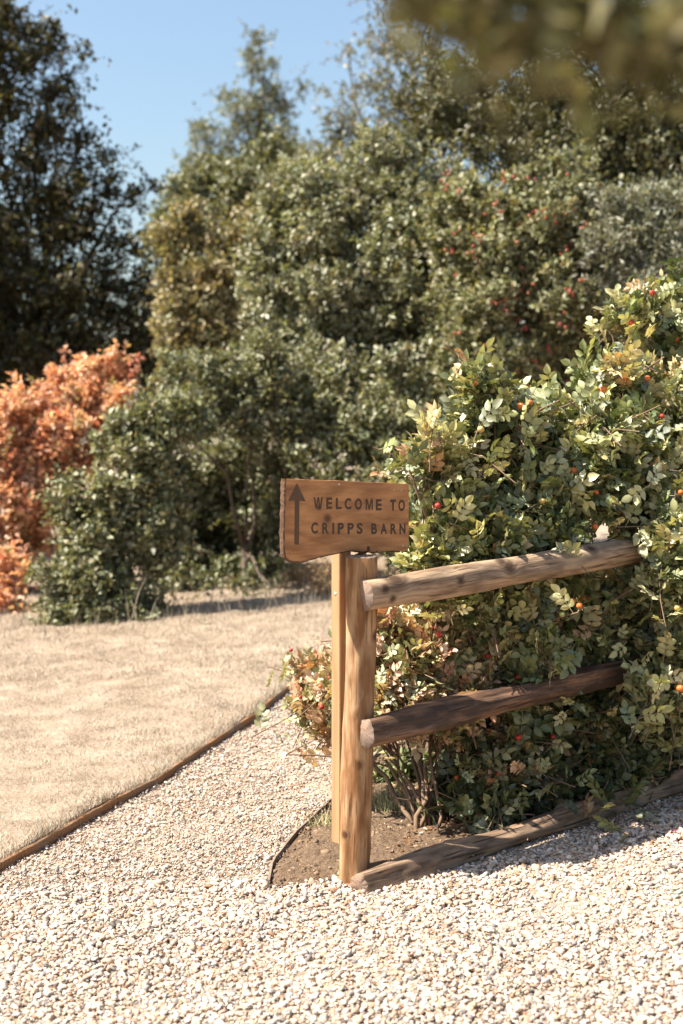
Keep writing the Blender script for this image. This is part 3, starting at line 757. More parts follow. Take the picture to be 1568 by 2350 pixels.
def front_leaves(G, count, cell=7.0):          # leaves that show largest: foremost in their cell of the view
    x, y, z = project(G['P']); ok = (x > 0) & (x < 1568) & (y > 0) & (y < 2350)
    key = (x // cell).astype(int) * 4000 + (y // cell).astype(int)
    order = np.argsort(z); seen = set(); out = []
    for i in order:
        if not ok[i]: continue
        if key[i] in seen: continue
        kx, ky = divmod(key[i], 4000)
        for a in (-1, 0, 1):
            for c in (-1, 0, 1): seen.add((kx + a) * 4000 + ky + c)
        out.append(i)
    size = np.linalg.norm(G['M'][:, :, 0], axis=1) / z * np.abs(G['M'][:, 1, 2] / np.linalg.norm(G['M'][:, :, 2], axis=1) - .2)
    out.sort(key=lambda i: -size[i])
    return np.array(out[:count], int)
def branch_path(a, c, sag, n=7, jit=.02):
    t = np.linspace(0, 1, n)[:, None]; L = np.linalg.norm(c - a)
    P = a * (1 - t) + c * t
    P[:, 2] += sag * L * np.sin(t[:, 0] * math.pi)
    P[1:-1] += rng.normal(size=(n - 2, 3)) * jit * L
    return P
def sub(G, mask):
    return dict(P=G['P'][mask], M=G['M'][mask], tint=G['tint'][mask], idx=G['idx'][mask], variants=G['variants'])
def foliage(G, name, mat, parent):
    b = scatter_join(G['variants'], G['P'] - np.array(parent.location), G['M'], G['tint'], G['idx'])
    o = obj(name, b.mesh(name), mat, parent); o['kind'] = 'stuff'; return o

# ---- rose bushes
RG = [(.125, .155, .055), (.26, .275, .11), (.06, .085, .032), (.44, .42, .20), (.60, .54, .30), (.46, .28, .14), (.19, .205, .115)]  # weighted per bush: more pale leaves paint sun, a darker mix paints shade
def hip_mesh():
    b = Bag(); n, m = 10, 7
    th = np.linspace(.12, math.pi - .2, m); V = []
    for i in th:
        r = math.sin(i)
        for k in range(n): V.append((r * math.cos(k * 2 * math.pi / n), r * math.sin(k * 2 * math.pi / n), .88 * math.cos(i)))
    V = np.array(V); T = []
    for i in range(m - 1):
        for k in range(n):
            p, q = i * n + k, i * n + (k + 1) % n; T += [(p, p + n, q + n), (p, q + n, q)]
    V = np.vstack([V, [(0, 0, .9), (0, 0, -.88)]])
    for k in range(n): T += [(m * n, k, (k + 1) % n), (m * n + 1, (m - 1) * n + (k + 1) % n, (m - 1) * n + k)]
    return V, np.array(T)
HV, HT = hip_mesh()
HIPS = {}
for nm, c in {'red': (.42, .035, .02), 'orange': (.62, .155, .03), 'pale': (.55, .36, .12), 'green': (.33, .34, .10), 'dark': (.26, .02, .02)}.items():
    HIPS[nm] = tri_mesh('rose_hip', HV, HT, np.array(c))
def sepal_mesh(c):
    b = Bag()
    for k in range(5):
        V, T, s = leaflet(1.5, .16, .1, -.35, 3, .5, .05, k); a = k * 1.2566
        V = V + (.15, 0, 0)
        V = V @ np.array([[math.cos(a), math.sin(a), 0], [-math.sin(a), math.cos(a), 0], [0, 0, 1]]) * (1, 1, -1) + (0, 0, -.85)
        b.add(V, T, np.array(c))
    return b.mesh('sepals')
SEP = [sepal_mesh((.42, .25, .12)), sepal_mesh((.3, .3, .13))]
def stalk_mesh():
    V, T = tube([(0, 0, .85), (.15, .05, 1.8), (.4, .1, 3.0)], [.13, .11, .1], 5); return tri_mesh('stalk', V, T, np.array((.2, .22, .08)))
STK = stalk_mesh()

def rose_bush(name, label, base_px, lumps, n, seed_pal, wts, hips, leaf=.108, nparts=290, stems=9, tl=.24, stem_tops=None):
    base = ground(*base_px); base[2] += .01
    root = thing(name, label, 'rose bush', base, 'rose bushes behind the log fence')
    G = grow(clumpy(lumps, 6, .26, .46, .66), n, tl, 6, leaf, seed_pal, wts, ROSE, up=.5, inner=.2, out=.6, spread=1.0, flatness=.65, back=.5, face=.6, shoots=.1, bumpy=.22)
    low = G['P'][:, 2] > gz(G['P'][:, 0], G['P'][:, 1]) + .04
    # keep leaves out of the solid rails
    for (a, c, r) in ((r_a, r_b, .058), (m_a, m_b, .058), (l_a, l_b, .056), (p_bot, p_top, .06)):
        ab = c - a; tt = np.clip(((G['P'] - a) @ ab) / (ab @ ab), 0, 1)
        low &= np.linalg.norm(G['P'] - a - tt[:, None] * ab, axis=1) > r
    x, y, z = project(G['P'])
    low &= ~((x > 620) & (x < 955) & (y > 1080) & (y < 1330) & (G['P'][:, 1] < 5.25))   # nothing grows through the sign
    G2 = sub(G, low)
    ids = front_leaves(G2, nparts, 9)
    meshes = {}
    for i in ids:
        V, T, s = ROSE[G2['idx'][i]]
        k = (int(G2['idx'][i]), int(np.argmin(((np.array(seed_pal) - G2['tint'][i]) ** 2).sum(1))))
        if k not in meshes: meshes[k] = tri_mesh('leaf', V, T, np.array(seed_pal[k[1]])[None] * s[:, None])
        o = obj('leaf', meshes[k], M_rose, root)
        m = Matrix(G2['M'][i].tolist()).to_4x4(); m.translation = Vector(G2['P'][i] - base); o.matrix_local = m
    rest = np.ones(len(G2['P']), bool); rest[ids] = False
    G3 = sub(G2, rest); G3['variants'] = ROSE_FAR; foliage(G3, 'foliage', M_rose, root)
    tops = stem_tops or [lumps[k % len(lumps)][0] + rng.normal(size=3) * lumps[k % len(lumps)][1] * .5 for k in range(stems)]
    for k, tp in enumerate(tops):
        b0 = base + np.array([rng.normal() * .05, rng.normal() * .05, -.02]) if not stem_tops else base + np.array([rng.normal() * .03, rng.normal() * .03, -.02])
        P = branch_path(b0, np.array(tp), rng.uniform(.0, .08), 8, .018)
        obj('stem', tri_mesh('stem', *tube(P - base, np.linspace(.0095, .0045, 8) * rng.uniform(.8, 1.2), 7)), M_stem, root)
    tb = Bag()
    twig_bag(tb, G, .75, .0028, 4)
    for k in range(int(n * .15)):               # side shoots from the stems to the twigs
        j = rng.integers(n); tp = tops[int(np.argmin([np.linalg.norm(G['start'][j] - q) for q in tops]))]
        s0 = base + (np.array(tp) - base) * rng.uniform(.55, .98)
        if np.linalg.norm(s0 - G['start'][j]) > .42: continue
        tb.add(*tube(branch_path(s0, G['start'][j], .05, 5, .03), np.linspace(.0042, .0026, 5), 4, False))
    tb.V = [v - base for v in tb.V]
    o = obj('twigs', tb.mesh('twigs'), M_stem, root); o['kind'] = 'stuff'
    for hx, hy, kind, rad in hips:
        d2 = (x - hx) ** 2 + (y - hy) ** 2 + np.where(low, 0, 1e9); near = np.where(d2 < 26 ** 2)[0]
        dep = (G['P'][near, 1].min() if len(near) else G['P'][np.argmin(d2), 1]) - .02
        if hx < 1000: dep = max(dep, 5.3)
        h = obj('rose_hip', HIPS[kind], M_hip, root, Vector(at(hx, hy, dep) - base), (rng.uniform(-.5, .5), rng.uniform(-.5, .5), rng.uniform(0, 6)))
        h.scale = (rad,) * 3
        obj('sepals', SEP[rng.integers(2)], M_rose, h); obj('stalk', STK, M_rose, h)
    return root, G

def fy(px): # depth of the fence at a picture column
    k = (px - CX) / F; t = (k * 4.82 - .08) / (.804 - k * .595); return 4.82 + .595 * t
def bl(px, py, rx, rz, extra=.12, ry=None):
    d = fy(px) + extra + rx / F * 5.8; return lump(px, py, d, rx, rz, ry)
big_lumps = [bl(1015, 1050, 60, 45, .25), bl(975, 1000, 26, 36, .25), bl(945, 1070, 22, 22, .22), bl(1088, 870, 26, 42, .3), bl(1122, 925, 50, 45, .3), bl(1085, 1000, 70, 45, .3), bl(1185, 985, 70, 55, .3), bl(1190, 1080, 60, 50, .3),
             bl(1310, 970, 95, 75, .2), bl(1040, 1190, 60, 70, .25), bl(1110, 1190, 110, 85, .15), bl(1250, 1150, 120, 85, .1), bl(1340, 1090, 100, 90, .1),
             bl(1000, 1275, 40, 40, .2), bl(1060, 1290, 110, 60, .1), bl(1200, 1250, 120, 60, .05),
             bl(1130, 1420, 120, 100, .1), bl(1260, 1400, 120, 110, .1), bl(1010, 1420, 90, 70, .45), bl(1200, 1530, 110, 70, .2), bl(1330, 1500, 100, 90, .1)]
rose_bush('rose_bush', 'large rose bush with pale sunlit leaves behind the sign and top rail', (1120, 1850), big_lumps, 1250, RG, [.22, .22, .15, .18, .13, .04, .06],
          [(952, 1060, 'red', .012), (1195, 932, 'orange', .0145), (1216, 924, 'orange', .0125), (1005, 1160, 'red', .012), (1104, 985, 'pale', .014), (1316, 1080, 'orange', .0155), (1245, 1150, 'pale', .013), (1258, 1148, 'green', .012), (1272, 1152, 'green', .012), (968, 1207, 'red', .012), (1368, 1130, 'orange', .012), (1366, 1208, 'orange', .0135), (1092, 880, 'orange', .009), (975, 985, 'orange', .011), (1150, 1380, 'green', .012), (1316, 1378, 'orange', .0125), (1338, 1372, 'orange', .014), (1352, 1377, 'orange', .0135), (1330, 1390, 'orange', .012), (1190, 1555, 'red', .014), (1290, 1410, 'green', .011)], nparts=290, stems=13)
tall_lumps = [bl(1400, 900, 90, 80, .35), bl(1500, 890, 110, 90, .3), bl(1530, 740, 95, 75, .75), bl(1460, 700, 60, 55, .7), bl(1580, 680, 80, 70, .8), bl(1430, 1030, 100, 90, .15), bl(1540, 1020, 120, 110, .15),
              bl(1480, 1140, 110, 80, .0), bl(1600, 1180, 130, 120, 0), bl(1620, 860, 120, 130, .4), bl(1700, 1000, 140, 260, .2), bl(1450, 1390, 110, 110, .05), bl(1570, 1330, 80, 110, -.28, .14), bl(1548, 1235, 50, 60, -.3, .11), bl(1560, 1170, 60, 60, -.25, .12), bl(1505, 1545, 42, 50, -.27, .1), bl(1520, 1300, 40, 50, -.28, .1), bl(1555, 1480, 80, 90, -.28, .13), bl(1640, 1450, 130, 180, -.1), bl(1440, 1560, 110, 70, .1), bl(1540, 1600, 70, 70, -.22, .12)]
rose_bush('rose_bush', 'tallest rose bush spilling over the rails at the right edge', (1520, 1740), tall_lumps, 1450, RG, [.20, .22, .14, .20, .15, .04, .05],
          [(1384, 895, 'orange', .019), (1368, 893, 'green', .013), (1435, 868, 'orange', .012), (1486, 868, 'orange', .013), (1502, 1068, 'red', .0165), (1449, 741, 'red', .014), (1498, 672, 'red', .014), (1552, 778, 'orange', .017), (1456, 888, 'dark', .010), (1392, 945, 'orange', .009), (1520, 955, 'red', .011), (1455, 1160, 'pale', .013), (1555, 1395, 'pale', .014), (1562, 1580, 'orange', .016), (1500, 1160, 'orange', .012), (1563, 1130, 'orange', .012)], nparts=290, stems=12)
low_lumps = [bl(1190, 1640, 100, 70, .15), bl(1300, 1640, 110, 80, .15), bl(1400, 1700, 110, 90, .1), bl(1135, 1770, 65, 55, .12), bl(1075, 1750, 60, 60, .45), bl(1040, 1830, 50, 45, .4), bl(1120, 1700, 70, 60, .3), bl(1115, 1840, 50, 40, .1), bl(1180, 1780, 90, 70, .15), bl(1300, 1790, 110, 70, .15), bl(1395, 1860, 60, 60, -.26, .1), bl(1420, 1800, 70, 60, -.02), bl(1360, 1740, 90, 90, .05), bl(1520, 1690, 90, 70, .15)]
rose_bush('rose_bush', 'low shaded rose bush between the dark rail and the ground log', (1300, 1840), low_lumps, 780, [tuple(c * .8 for c in q) for q in RG], [.32, .2, .25, .06, .02, .05, .1],  # leaf palette darkened to paint in the shade low down
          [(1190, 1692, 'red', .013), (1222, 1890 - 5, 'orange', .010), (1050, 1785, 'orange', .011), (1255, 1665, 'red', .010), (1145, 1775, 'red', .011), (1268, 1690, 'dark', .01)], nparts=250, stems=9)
brown = [(.20, .225, .105), (.31, .32, .17), (.54, .34, .21), (.62, .45, .31), (.44, .21, .12), (.37, .36, .17)]
small_lumps = [lump(725, 1535, 5.75, 42, 34), lump(728, 1600, 5.7, 42, 44), lump(750, 1660, 5.65, 30, 30), lump(800, 1560, 5.6, 70, 80), lump(900, 1460, 5.35, 60, 60), lump(975, 1460, 5.4, 80, 75), lump(905, 1570, 5.3, 65, 75), lump(1000, 1560, 5.4, 90, 65), lump(1090, 1550, 5.42, 70, 45), lump(950, 1410, 5.45, 60, 40), lump(1060, 1490, 5.42, 60, 45), lump(1150, 1545, 5.45, 55, 35), lump(1130, 1770, 5.4, 50, 45), lump(1160, 1690, 5.45, 50, 40)]
tp = [at(880, 1740, 5.6), at(900, 1700, 5.6), at(930, 1690, 5.65), at(965, 1690, 5.7), at(1010, 1680, 5.6), at(1050, 1690, 5.6), at(870, 1660, 5.7), at(960, 1640, 5.6), at(760, 1640, 5.9), at(1000, 1600, 5.65)]
rose_bush('rose_bush', 'straggly low rose bush with withered pink brown leaves beside the pale post', (975, 1905), small_lumps, 640, brown, [.17, .19, .23, .22, .07, .12],
          [(872, 1350 + 190, 'red', .012), (895, 1535, 'orange', .012), (668, 1492, 'red', .009), (735, 1575, 'orange', .009), (738, 1622, 'red', .011), (690, 1600, 'dark', .008), (757, 1555, 'red', .009), (1000, 1440, 'red', .012), (1008, 1455, 'red', .012), (940, 1430, 'red', .01), (1120, 1505, 'dark', .011), (875, 1690, 'dark', .010), (830, 1590, 'dark', .009)], leaf=.088, nparts=250, tl=.2, stem_tops=tp)

# low green growth behind the bare stems
for wl_, wb, wn_, wlab in (([lump(880, 1790, 6.05, 34, 40), lump(925, 1750, 6.1, 45, 50), lump(905, 1830, 6.0, 40, 25), lump(985, 1770, 6.1, 45, 50)], (915, 1835), 150, 'leafy green weeds behind the bare rose stems'),):
    wb_ = ground(*wb); wr = thing('weed_plant', wlab, 'plant', wb_)
    WG = grow(wl_, wn_, .14, 7, .045, [(.17, .21, .08), (.25, .28, .12), (.35, .36, .2), (.12, .15, .06)], [.3, .3, .2, .2], SIMPLE, up=.6)
    WG = {**WG, **sub(WG, WG['P'][:, 2] > gz(WG['P'][:, 0], WG['P'][:, 1]) + .02)}
    foliage(WG, 'foliage', M_rose, wr)
    wt = Bag(); twig_bag(wt, WG, .8, .002, 4); wt.V = [v - wb_ for v in wt.V]; o = obj('twigs', wt.mesh('twigs'), M_stem, wr); o['kind'] = 'stuff'

# ------------------------------------------------------------------ hedge shrubs and trees
def trunk_limbs(root, base, tops, r0, mat=M_bark, nm=('trunk', 'limb'), split=.45, tip=None):
    base = np.array(base); b0 = np.array(root.location)
    ctr = np.mean(tops, 0); tip = base + (ctr - base) * split if tip is None else np.array(tip)
    P = branch_path(base - (0, 0, .05), tip, .02, 8, .015)
    obj(nm[0], tri_mesh(nm[0], *tube(P - b0, np.linspace(r0, r0 * .6, 8), 9)), mat, root)
    for t in tops:
        s = P[rng.integers(4, 8)]
        Q = branch_path(s, np.array(t), .06, 7, .03)
        obj(nm[1], tri_mesh(nm[1], *tube(Q - b0, np.linspace(r0 * .42, r0 * .08, 7), 6)), mat, root)
def shrub(name, label, cat, base_xy, lumps, n, tl, lpt, ls, pal, wts, variants, mat, r0=.05, group=None, part='foliage', limbs=7, twigs=.3, clump=True, tip=None, **kw):
    base = (base_xy[0], base_xy[1], float(gz(*base_xy)) + .02)
    root = thing(name, label, cat, base, group)
    G = grow(clumpy(lumps) if clump else lumps, n, tl, lpt, ls, pal, wts, variants, **kw)
    ok = G['P'][:, 2] > gz(G['P'][:, 0], G['P'][:, 1]) + .03
    Gf = sub(G, ok); foliage(Gf, part, mat, root)
    sel = rng.permutation(len(lumps))[:limbs]
    trunk_limbs(root, base, [lumps[k][0] for k in sel], r0, nm=('trunk', 'limb') if cat == 'tree' else ('stem', 'branch'), tip=tip)
    tb = Bag(); twig_bag(tb, G, twigs, tl * .012, 3)
    if tb.V:
        tb.V = [v - np.array(base) for v in tb.V]; o = obj('twigs', tb.mesh('twigs'), M_bark, root); o['kind'] = 'stuff'
    return root, G
HG = [(.16, .17, .085), (.225, .23, .125), (.095, .102, .05), (.31, .31, .19), (.21, .175, .09), (.41, .40, .28)]
HW = [.28, .26, .18, .14, .07, .07]
def L_(d, *rows): return [lump(px, py, d + dd, rx, rz) for px, py, rx, rz, dd in rows]
# low hedge by the lawn: proud left half, hollow right half
shrub('hedge_shrub', 'glossy green low hedge bush bordering the lawn, left of the sign', 'hedge', (-1.9, 11.5),
      L_(11.1, (130, 1405, 60, 60, -.1), (300, 1400, 100, 70, 0), (210, 1410, 80, 60, -.1), (160, 1340, 70, 100, 0), (230, 1230, 110, 120, .1), (180, 1150, 70, 80, .2), (300, 1100, 100, 110, .1), (260, 1350, 110, 90, 0), (380, 950, 110, 90, .2), (330, 1000, 90, 90, .1), (130, 1420, 60, 50, -.1), (300, 1420, 90, 60, -.05), (360, 1220, 60, 130, .2)),
      2300, .26, 11, .056, HG, HW, SIMPLE, M_hedge, group='hedge shrubs beyond the lawn')
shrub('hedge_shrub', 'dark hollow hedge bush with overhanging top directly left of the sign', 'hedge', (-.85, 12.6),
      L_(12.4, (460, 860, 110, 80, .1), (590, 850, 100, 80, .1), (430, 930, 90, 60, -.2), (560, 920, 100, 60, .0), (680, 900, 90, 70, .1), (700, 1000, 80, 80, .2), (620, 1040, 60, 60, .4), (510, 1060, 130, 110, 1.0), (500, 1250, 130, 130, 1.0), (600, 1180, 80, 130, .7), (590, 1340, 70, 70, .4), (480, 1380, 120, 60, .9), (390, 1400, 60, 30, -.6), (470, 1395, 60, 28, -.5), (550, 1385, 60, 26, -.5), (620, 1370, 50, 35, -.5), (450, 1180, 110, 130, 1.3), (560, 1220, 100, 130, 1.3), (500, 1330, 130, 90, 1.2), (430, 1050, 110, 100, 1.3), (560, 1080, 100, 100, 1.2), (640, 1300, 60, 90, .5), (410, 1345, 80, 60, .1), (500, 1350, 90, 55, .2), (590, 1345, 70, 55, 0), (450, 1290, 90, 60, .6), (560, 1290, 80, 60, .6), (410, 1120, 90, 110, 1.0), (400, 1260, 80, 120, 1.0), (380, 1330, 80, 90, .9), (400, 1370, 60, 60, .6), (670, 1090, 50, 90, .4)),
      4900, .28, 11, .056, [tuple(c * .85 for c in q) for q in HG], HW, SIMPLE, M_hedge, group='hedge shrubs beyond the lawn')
shrub('hedge_shrub', 'mid green hedge bush rising behind the sign and rose branches', 'hedge', (.9, 13.0),
      L_(12.2, (780, 930, 110, 90, .3), (880, 980, 110, 100, .2), (760, 1050, 90, 80, .2), (840, 1120, 100, 100, .2), (960, 1080, 110, 130, .3), (1060, 980, 110, 110, .4), (1050, 1200, 120, 120, .4), (930, 1230, 60, 60, .3), (790, 1160, 70, 60, .4), (1180, 1080, 120, 160, .5)),
      2200, .26, 11, .056, HG, HW, SIMPLE, M_hedge, group='hedge shrubs beyond the lawn')
shrub('hedge_tree', 'broad tall grey green hedge in the middle of the backdrop', 'hedge', (.6, 14.2),
      L_(13.4, (640, 640, 85, 110, .3), (720, 540, 110, 110, .2), (650, 480, 80, 90, .5), (760, 680, 120, 130, 0), (880, 620, 120, 130, 0), (820, 460, 120, 120, .2), (700, 780, 110, 90, .1), (840, 800, 120, 110, 0), (940, 760, 110, 110, .1), (960, 520, 110, 120, .2), (760, 400, 100, 80, .4), (880, 370, 120, 100, .4), (990, 400, 110, 100, .3), (980, 900, 100, 90, .3), (720, 860, 100, 60, .2), (1040, 620, 90, 150, .3), (600, 560, 70, 100, .3), (600, 720, 60, 90, .2), (640, 820, 80, 80, .2), (680, 400, 70, 70, .7), (900, 500, 130, 120, .3), (1000, 780, 120, 130, .4), (860, 700, 160, 160, .6), (740, 600, 140, 150, .6), (1040, 760, 110, 150, -.1), (1020, 560, 100, 140, -.1), (760, 850, 120, 90, -.5), (900, 880, 130, 90, -.5), (640, 850, 90, 70, -.4)),
      7200, .28, 11, .058, [(.17, .18, .10), (.24, .245, .15), (.10, .105, .055), (.34, .335, .225), (.22, .18, .10), (.44, .43, .32)], HW, SIMPLE, M_hedge, r0=.09, group='tall hedge trees in the backdrop')
hroot, hG = shrub('hawthorn_bush', 'berried hedge bush with small red fruit above the rose bushes', 'hedge', (3.0, 13.2),
      L_(12.4, (1150, 560, 100, 100, .1), (1270, 520, 110, 100, .1), (1130, 700, 100, 90, 0), (1250, 660, 110, 100, 0), (1180, 800, 120, 80, .1), (1330, 640, 90, 100, .1), (1300, 760, 100, 70, .2), (1080, 790, 70, 80, .1), (1420, 720, 100, 120, .3), (1180, 460, 100, 80, .3), (1380, 860, 120, 120, .5), (1550, 800, 130, 160, .6), (1060, 600, 90, 120, .5), (1040, 720, 80, 110, .4), (1100, 900, 130, 100, .5), (1250, 900, 130, 90, .5), (1080, 480, 90, 100, .5), (1380, 540, 90, 110, .5), (1300, 420, 110, 90, .5)),
      6000, .26, 11, .056, [(.17, .175, .085), (.235, .235, .125), (.095, .10, .048), (.31, .305, .185), (.24, .19, .09), (.41, .39, .27)], HW, SIMPLE, M_hedge, r0=.07, group='tall hedge trees in the backdrop')
shrub('willow_bush', 'silvery narrow leaved bush near the right edge', 'bush', (3.9, 12.8),
      L_(12.0, (1480, 470, 90, 70, .2), (1430, 560, 90, 70, .1), (1530, 560, 90, 90, .1), (1590, 460, 100, 90, .3), (1490, 640, 90, 60, .1), (1600, 640, 100, 100, .2), (1400, 640, 60, 50, .1)),
      1300, .30, 13, .065, [(.22, .225, .17), (.28, .28, .22), (.16, .165, .11), (.12, .13, .07)], [.3, .3, .25, .15], NARROW, M_hedge, r0=.05)
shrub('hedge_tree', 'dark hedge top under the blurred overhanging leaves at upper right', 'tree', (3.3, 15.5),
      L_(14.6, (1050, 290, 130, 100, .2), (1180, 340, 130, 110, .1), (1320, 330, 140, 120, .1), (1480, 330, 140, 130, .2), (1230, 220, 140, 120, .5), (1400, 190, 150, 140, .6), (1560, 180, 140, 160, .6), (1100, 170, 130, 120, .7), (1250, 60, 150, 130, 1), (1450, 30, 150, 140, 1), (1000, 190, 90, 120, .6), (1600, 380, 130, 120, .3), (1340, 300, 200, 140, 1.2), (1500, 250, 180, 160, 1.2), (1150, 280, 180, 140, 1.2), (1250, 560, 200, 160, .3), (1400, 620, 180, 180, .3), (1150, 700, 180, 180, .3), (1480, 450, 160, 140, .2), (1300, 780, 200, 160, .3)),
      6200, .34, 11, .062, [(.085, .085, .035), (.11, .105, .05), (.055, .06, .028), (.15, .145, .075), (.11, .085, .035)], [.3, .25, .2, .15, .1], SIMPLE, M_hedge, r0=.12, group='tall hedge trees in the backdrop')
# berries
hx, hy, hz = project(hG['P'])
fr_ids = front_leaves(hG, 1200, 10)
bsel = [i for i in fr_ids if 1010 < hx[i] < 1500 and 400 < hy[i] < 880]
rng.shuffle(bsel)
bm_r = [tri_mesh('berry', HV, HT, np.array(c)) for c in ((.36, .06, .04), (.42, .12, .06), (.28, .04, .035))]
for i in bsel[:70]:
    for _ in range(int(rng.integers(1, 5))):
        c0 = hG['P'][i] + np.array([rng.normal() * .03, -.045 + rng.normal() * .015, rng.normal() * .03])
        o = obj('berry', bm_r[rng.integers(3)], M_hip, hroot, Vector(c0 - np.array(hroot.location))); o.scale = (rng.uniform(.010, .017),) * 3
# autumn shrub
shrub('autumn_shrub', 'bright orange red autumn shrub at the left edge', 'shrub', (-3.1, 13.4),
      L_(12.9, (60, 920, 90, 70, .1), (190, 870, 80, 60, .2), (270, 840, 55, 45, .3), (120, 1000, 110, 80, 0), (240, 940, 80, 70, .1), (20, 1050, 90, 80, 0), (60, 1130, 90, 60, -.1), (-40, 980, 80, 90, .1), (-60, 1150, 90, 130, 0), (190, 1050, 80, 60, .1), (20, 1300, 60, 110, .2), (-60, 1330, 80, 100, 0), (60, 1230, 60, 60, .3), (90, 1160, 60, 60, .2), (-20, 1220, 70, 60, 0), (110, 1090, 60, 50, 0), (20, 1290, 60, 70, -1.0), (0, 1390, 60, 60, -1.1), (50, 1420, 40, 35, -1.2)),
      2500, .28, 12, .062, [(.66, .38, .25), (.62, .32, .21), (.72, .50, .34), (.42, .16, .10), (.74, .60, .44), (.30, .28, .12)], [.26, .2, .2, .12, .13, .09], SIMPLE, M_orange, r0=.04, flatness=.8, bumpy=.3, shoots=.15)
# tawny shrub
shrub('tawny_shrub', 'tawny beige leaved shrub between the dark trees and the hedge', 'shrub', (-1.6, 17.0),
      L_(16.5, (440, 520, 75, 60, .2), (500, 590, 85, 70, .1), (420, 620, 60, 60, .1), (540, 660, 70, 70, 0), (450, 690, 75, 60, 0), (510, 760, 85, 60, 0), (440, 790, 70, 50, .1), (560, 560, 60, 60, .3), (490, 860, 100, 70, .3), (395, 720, 55, 55, .2), (400, 800, 60, 50, .2), (600, 500, 60, 60, .3), (380, 540, 40, 40, .3)),
      1900, .36, 12, .07, [(.30, .25, .125), (.36, .30, .165), (.23, .19, .095), (.15, .16, .08), (.42, .36, .22)], [.25, .2, .2, .25, .1], SIMPLE, M_hedge, r0=.06, bumpy=.3, shoots=.12)
shrub('hedge_tree', 'grey green bushy tree below the pointed far tree', 'tree', (-1.6, 20.5),
      L_(20, (420, 430, 60, 60, 0), (480, 400, 70, 70, .2), (560, 420, 90, 80, 0), (640, 370, 80, 70, .3), (400, 500, 50, 40, .2), (530, 480, 90, 60, 0), (620, 460, 90, 80, .1), (380, 560, 40, 60, .3), (480, 700, 140, 160, .5), (380, 760, 90, 120, .6)),
      1900, .42, 11, .085, [tuple(c * .9 for c in q) for q in HG], HW, SIMPLE, M_hedge, r0=.12, group='trees standing beyond the hedge')
# far pointed tree
shrub('poplar_tree', 'pointed hazy tree rising into the sky at centre left', 'tree', (-1.5, 36.3),
      L_(36, (592, 75, 16, 28, 0), (585, 110, 26, 34, 0), (580, 150, 42, 40, 0), (625, 140, 26, 30, .4), (600, 200, 62, 45, 0), (560, 250, 70, 45, 0), (640, 240, 60, 40, .3), (690, 195, 26, 14, .2), (520, 210, 30, 24, .2), (540, 310, 90, 50, 0), (640, 310, 70, 50, .2), (470, 290, 44, 30, .3), (580, 380, 120, 60, 0), (460, 380, 60, 60, .2), (590, 500, 130, 90, 0), (600, 700, 120, 130, .4)),
      1500, .6, 10, .11, [(.14, .155, .10), (.19, .20, .135), (.10, .115, .075), (.24, .24, .16)], [.3, .3, .25, .15], SIMPLE, M_hedge, r0=.2, group='trees standing beyond the hedge', up=.3, droop=.5, inner=.15, bumpy=.3, shoots=.15)
shrub('birch_tree', 'wispy thin leaved tree behind the hedge at the top centre', 'tree', (1.2, 24.3),
      L_(24, (790, 260, 45, 50, 0), (850, 180, 60, 70, 0), (830, 300, 90, 50, 0), (880, 80, 55, 60, .3), (920, 260, 80, 90, .2), (960, 120, 80, 110, .4), (760, 320, 50, 40, .2), (940, -40, 90, 90, .4), (800, 110, 16, 20, .2), (750, 200, 14, 16, .2), (870, 0, 26, 26, .3), (800, 480, 160, 160, .4)),
      1000, .55, 11, .08, [(.16, .16, .11), (.21, .205, .145), (.115, .12, .08), (.23, .19, .13)], [.3, .3, .25, .15], SIMPLE, M_hedge, r0=.14, group='trees standing beyond the hedge', bumpy=.3, shoots=.16, inner=.15)
# big dark tree, left
DT = [(.05, .05, .02), (.075, .072, .028), (.03, .032, .014), (.17, .15, .055), (.06, .046, .02)]  # leaf colours darkened, painting in part of the tree's shade
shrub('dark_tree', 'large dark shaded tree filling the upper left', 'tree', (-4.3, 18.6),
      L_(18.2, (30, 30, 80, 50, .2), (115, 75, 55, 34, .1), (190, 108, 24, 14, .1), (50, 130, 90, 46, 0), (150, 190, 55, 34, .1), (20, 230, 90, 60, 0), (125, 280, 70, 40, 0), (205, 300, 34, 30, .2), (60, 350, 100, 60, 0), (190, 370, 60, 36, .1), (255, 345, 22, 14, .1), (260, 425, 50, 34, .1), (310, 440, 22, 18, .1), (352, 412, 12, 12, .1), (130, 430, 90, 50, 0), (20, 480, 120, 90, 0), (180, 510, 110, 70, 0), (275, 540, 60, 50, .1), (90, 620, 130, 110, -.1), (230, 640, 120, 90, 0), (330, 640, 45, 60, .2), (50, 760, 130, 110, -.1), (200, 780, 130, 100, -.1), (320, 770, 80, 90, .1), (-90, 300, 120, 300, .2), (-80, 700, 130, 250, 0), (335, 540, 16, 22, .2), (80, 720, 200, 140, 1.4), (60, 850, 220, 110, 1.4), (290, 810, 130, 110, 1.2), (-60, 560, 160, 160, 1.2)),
      5400, .5, 11, .08, DT, [.3, .22, .25, .1, .13], SIMPLE, M_hedge, r0=.13, inner=.35, limbs=9, bumpy=.25, shoots=.1, group='trees standing beyond the hedge')
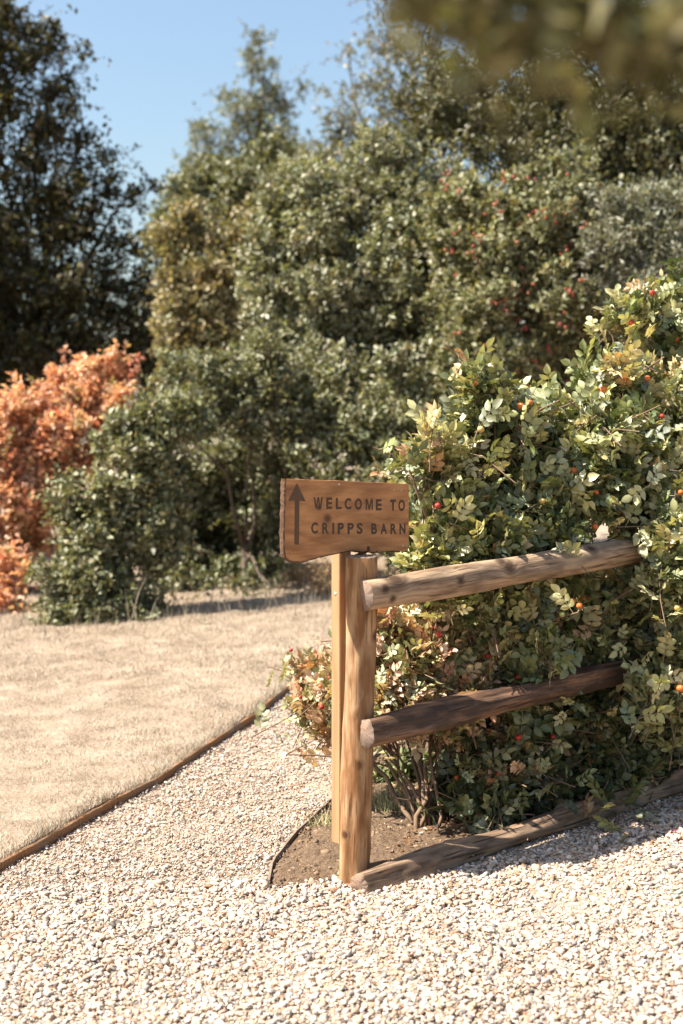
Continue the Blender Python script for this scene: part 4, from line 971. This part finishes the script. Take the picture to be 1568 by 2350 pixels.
# added neighbour, unseen past the left edge, placed to shade the dark tree
shrub('dark_tree', 'added unseen tall dense tree beyond the left edge to shade the dark tree', 'tree', (-8.6, 16.6),
      [(np.array([-8.6, 16.4, z]), np.array([rx, ry, rz])) for z, rx, ry, rz in ((2.2, 2.4, 1.8, 1.6), (4.2, 2.6, 2.0, 1.7), (6.2, 2.4, 1.9, 1.7), (8.0, 1.8, 1.6, 1.4), (9.2, 1.0, 1.0, 1.0))],
      2400, .8, 11, .17, DT, [.3, .22, .25, .1, .13], SIMPLE, M_hedge, r0=.22, inner=.4, limbs=12, back=.1, group='trees standing beyond the hedge')
# dry undergrowth behind the sign
shrub('dry_undergrowth', 'dry beige undergrowth at the lawn edge behind the sign', 'undergrowth', (.1, 12.0),
      L_(11.7, (680, 1330, 40, 45, 0), (740, 1320, 50, 50, .1), (810, 1340, 60, 50, .1), (880, 1330, 60, 60, .1), (960, 1350, 60, 50, .1), (720, 1360, 60, 25, -.05), (430, 1395, 40, 25, .1)),
      520, .18, 9, .035, [(.36, .24, .14), (.44, .32, .2), (.16, .14, .07), (.28, .17, .10), (.12, .13, .06)], [.3, .25, .15, .15, .15], NARROW, M_orange, r0=.012)

# ------------------------------------------------------------------ tree overhanging the drive, near and out of focus
near_l = [(np.array(c), np.array(r)) for c, r in (((.045, 1.25, 1.965), (.04, .10, .035)), ((.10, 1.25, 1.945), (.07, .12, .045)), ((.18, 1.26, 1.925), (.08, .12, .05)), ((.26, 1.27, 1.915), (.08, .14, .055)), ((.35, 1.28, 1.92), (.09, .16, .06)), ((.16, 1.35, 2.02), (.15, .16, .05)), ((.42, 1.33, 2.02), (.14, .2, .10)))]
far_l = [(np.array(c), np.array(r)) for c, r in (((.7, 1.5, 2.15), (.25, .3, .2)), ((1.1, 1.6, 2.4), (.35, .35, .25)), ((1.7, 1.6, 2.8), (.5, .5, .4)), ((2.4, 1.6, 3.2), (.7, .7, .6)))]
shrub('overhanging_tree', 'blurred olive branch of a near tree hanging over the upper right corner', 'tree', (2.6, 1.7),
      near_l * 4 + far_l, 720, .085, 6, .036, [(.14, .138, .07), (.18, .175, .095), (.10, .098, .05), (.23, .215, .13)], [.3, .3, .25, .15], SIMPLE, M_near, r0=.07, back=.2, limbs=12, shoots=.15, clump=False, tip=(2.4, 1.6, 2.9))

# ------------------------------------------------------------------ small things on the ground
def tuft(name, label, px, py, n, ln, pal):
    p = ground(px, py); root = thing(name, label, 'grass', tuple(p)); 
    q = np.stack([rng.normal(0, .04, n), rng.normal(0, .035, n), np.full(n, .0)], 1)
    q[:, 2] = gz(q[:, 0] + p[0], q[:, 1] + p[1]) - p[2] + .004
    o = obj('blades', tri_mesh('blades', *blades(q, ln * rng.lognormal(0, .3, n), .003 * rng.uniform(.6, 1.3, n), rng.uniform(.15, 1.1, n), np.array(pal)[rng.integers(0, len(pal), n)])), M_grass, root); o['kind'] = 'stuff'
gp = [(.30, .29, .13), (.22, .25, .10), (.55, .46, .28), (.42, .36, .2)]
tuft('grass_tuft', 'small dry grass tuft at the left foot of the sign batten', 742, 1905, 130, .07, gp)
tuft('grass_tuft', 'dry grass tuft on the soil just right of the pale post', 905, 1872, 180, .075, gp)
tuft('grass_tuft', 'dry grass tuft on the soil behind the pale post', 868, 1850, 140, .07, gp)
n = 420                                          # fallen leaves
P = np.vstack([np.stack([rng.uniform(.2, 1.7, n), rng.uniform(4.8, 6.3, n)], 1)])
ff = fence_front(P[:, 0], P[:, 1]); P = P[(ff < .16) & (ff > -.7) & (np.abs(ff - .09) > .06)]; n = len(P)
nr = unit(np.array([0, 0, 1.0]) + rng.normal(size=(n, 3)) * .5); dd = unit(rng.normal(size=(n, 3)) * (1, 1, .2))
lit = scatter_join(SIMPLE, np.column_stack([P, gz(P[:, 0], P[:, 1]) + .03]), frames(dd, nr) * rng.uniform(.02, .04, n)[:, None, None], pick([(.30, .15, .07), (.42, .24, .12), (.2, .1, .05), (.5, .33, .2)], [1, 1, 1, .6], n), rng.integers(0, 4, n))
tag(obj('leaf_litter', lit.mesh('leaf_litter'), M_orange), 'brown fallen leaves along the ground log', None, kind='stuff')
V, T, s = leaflet(.03, .9, .2, -.2, 4, .8, .05, 3)
pm = tri_mesh('petal', V, T, np.array((.55, .04, .33))[None] * s[:, None])
for (px, py, lb) in [(1552, 1919, 'single magenta petal on the gravel at the right edge')]:
    p = ground(px, py); o = obj('petal', pm, M_rose, None, (p[0], p[1], p[2] + .02), (rng.uniform(-.3, .3), rng.uniform(-.3, .3), rng.uniform(0, 6))); tag(o, lb, 'petal')
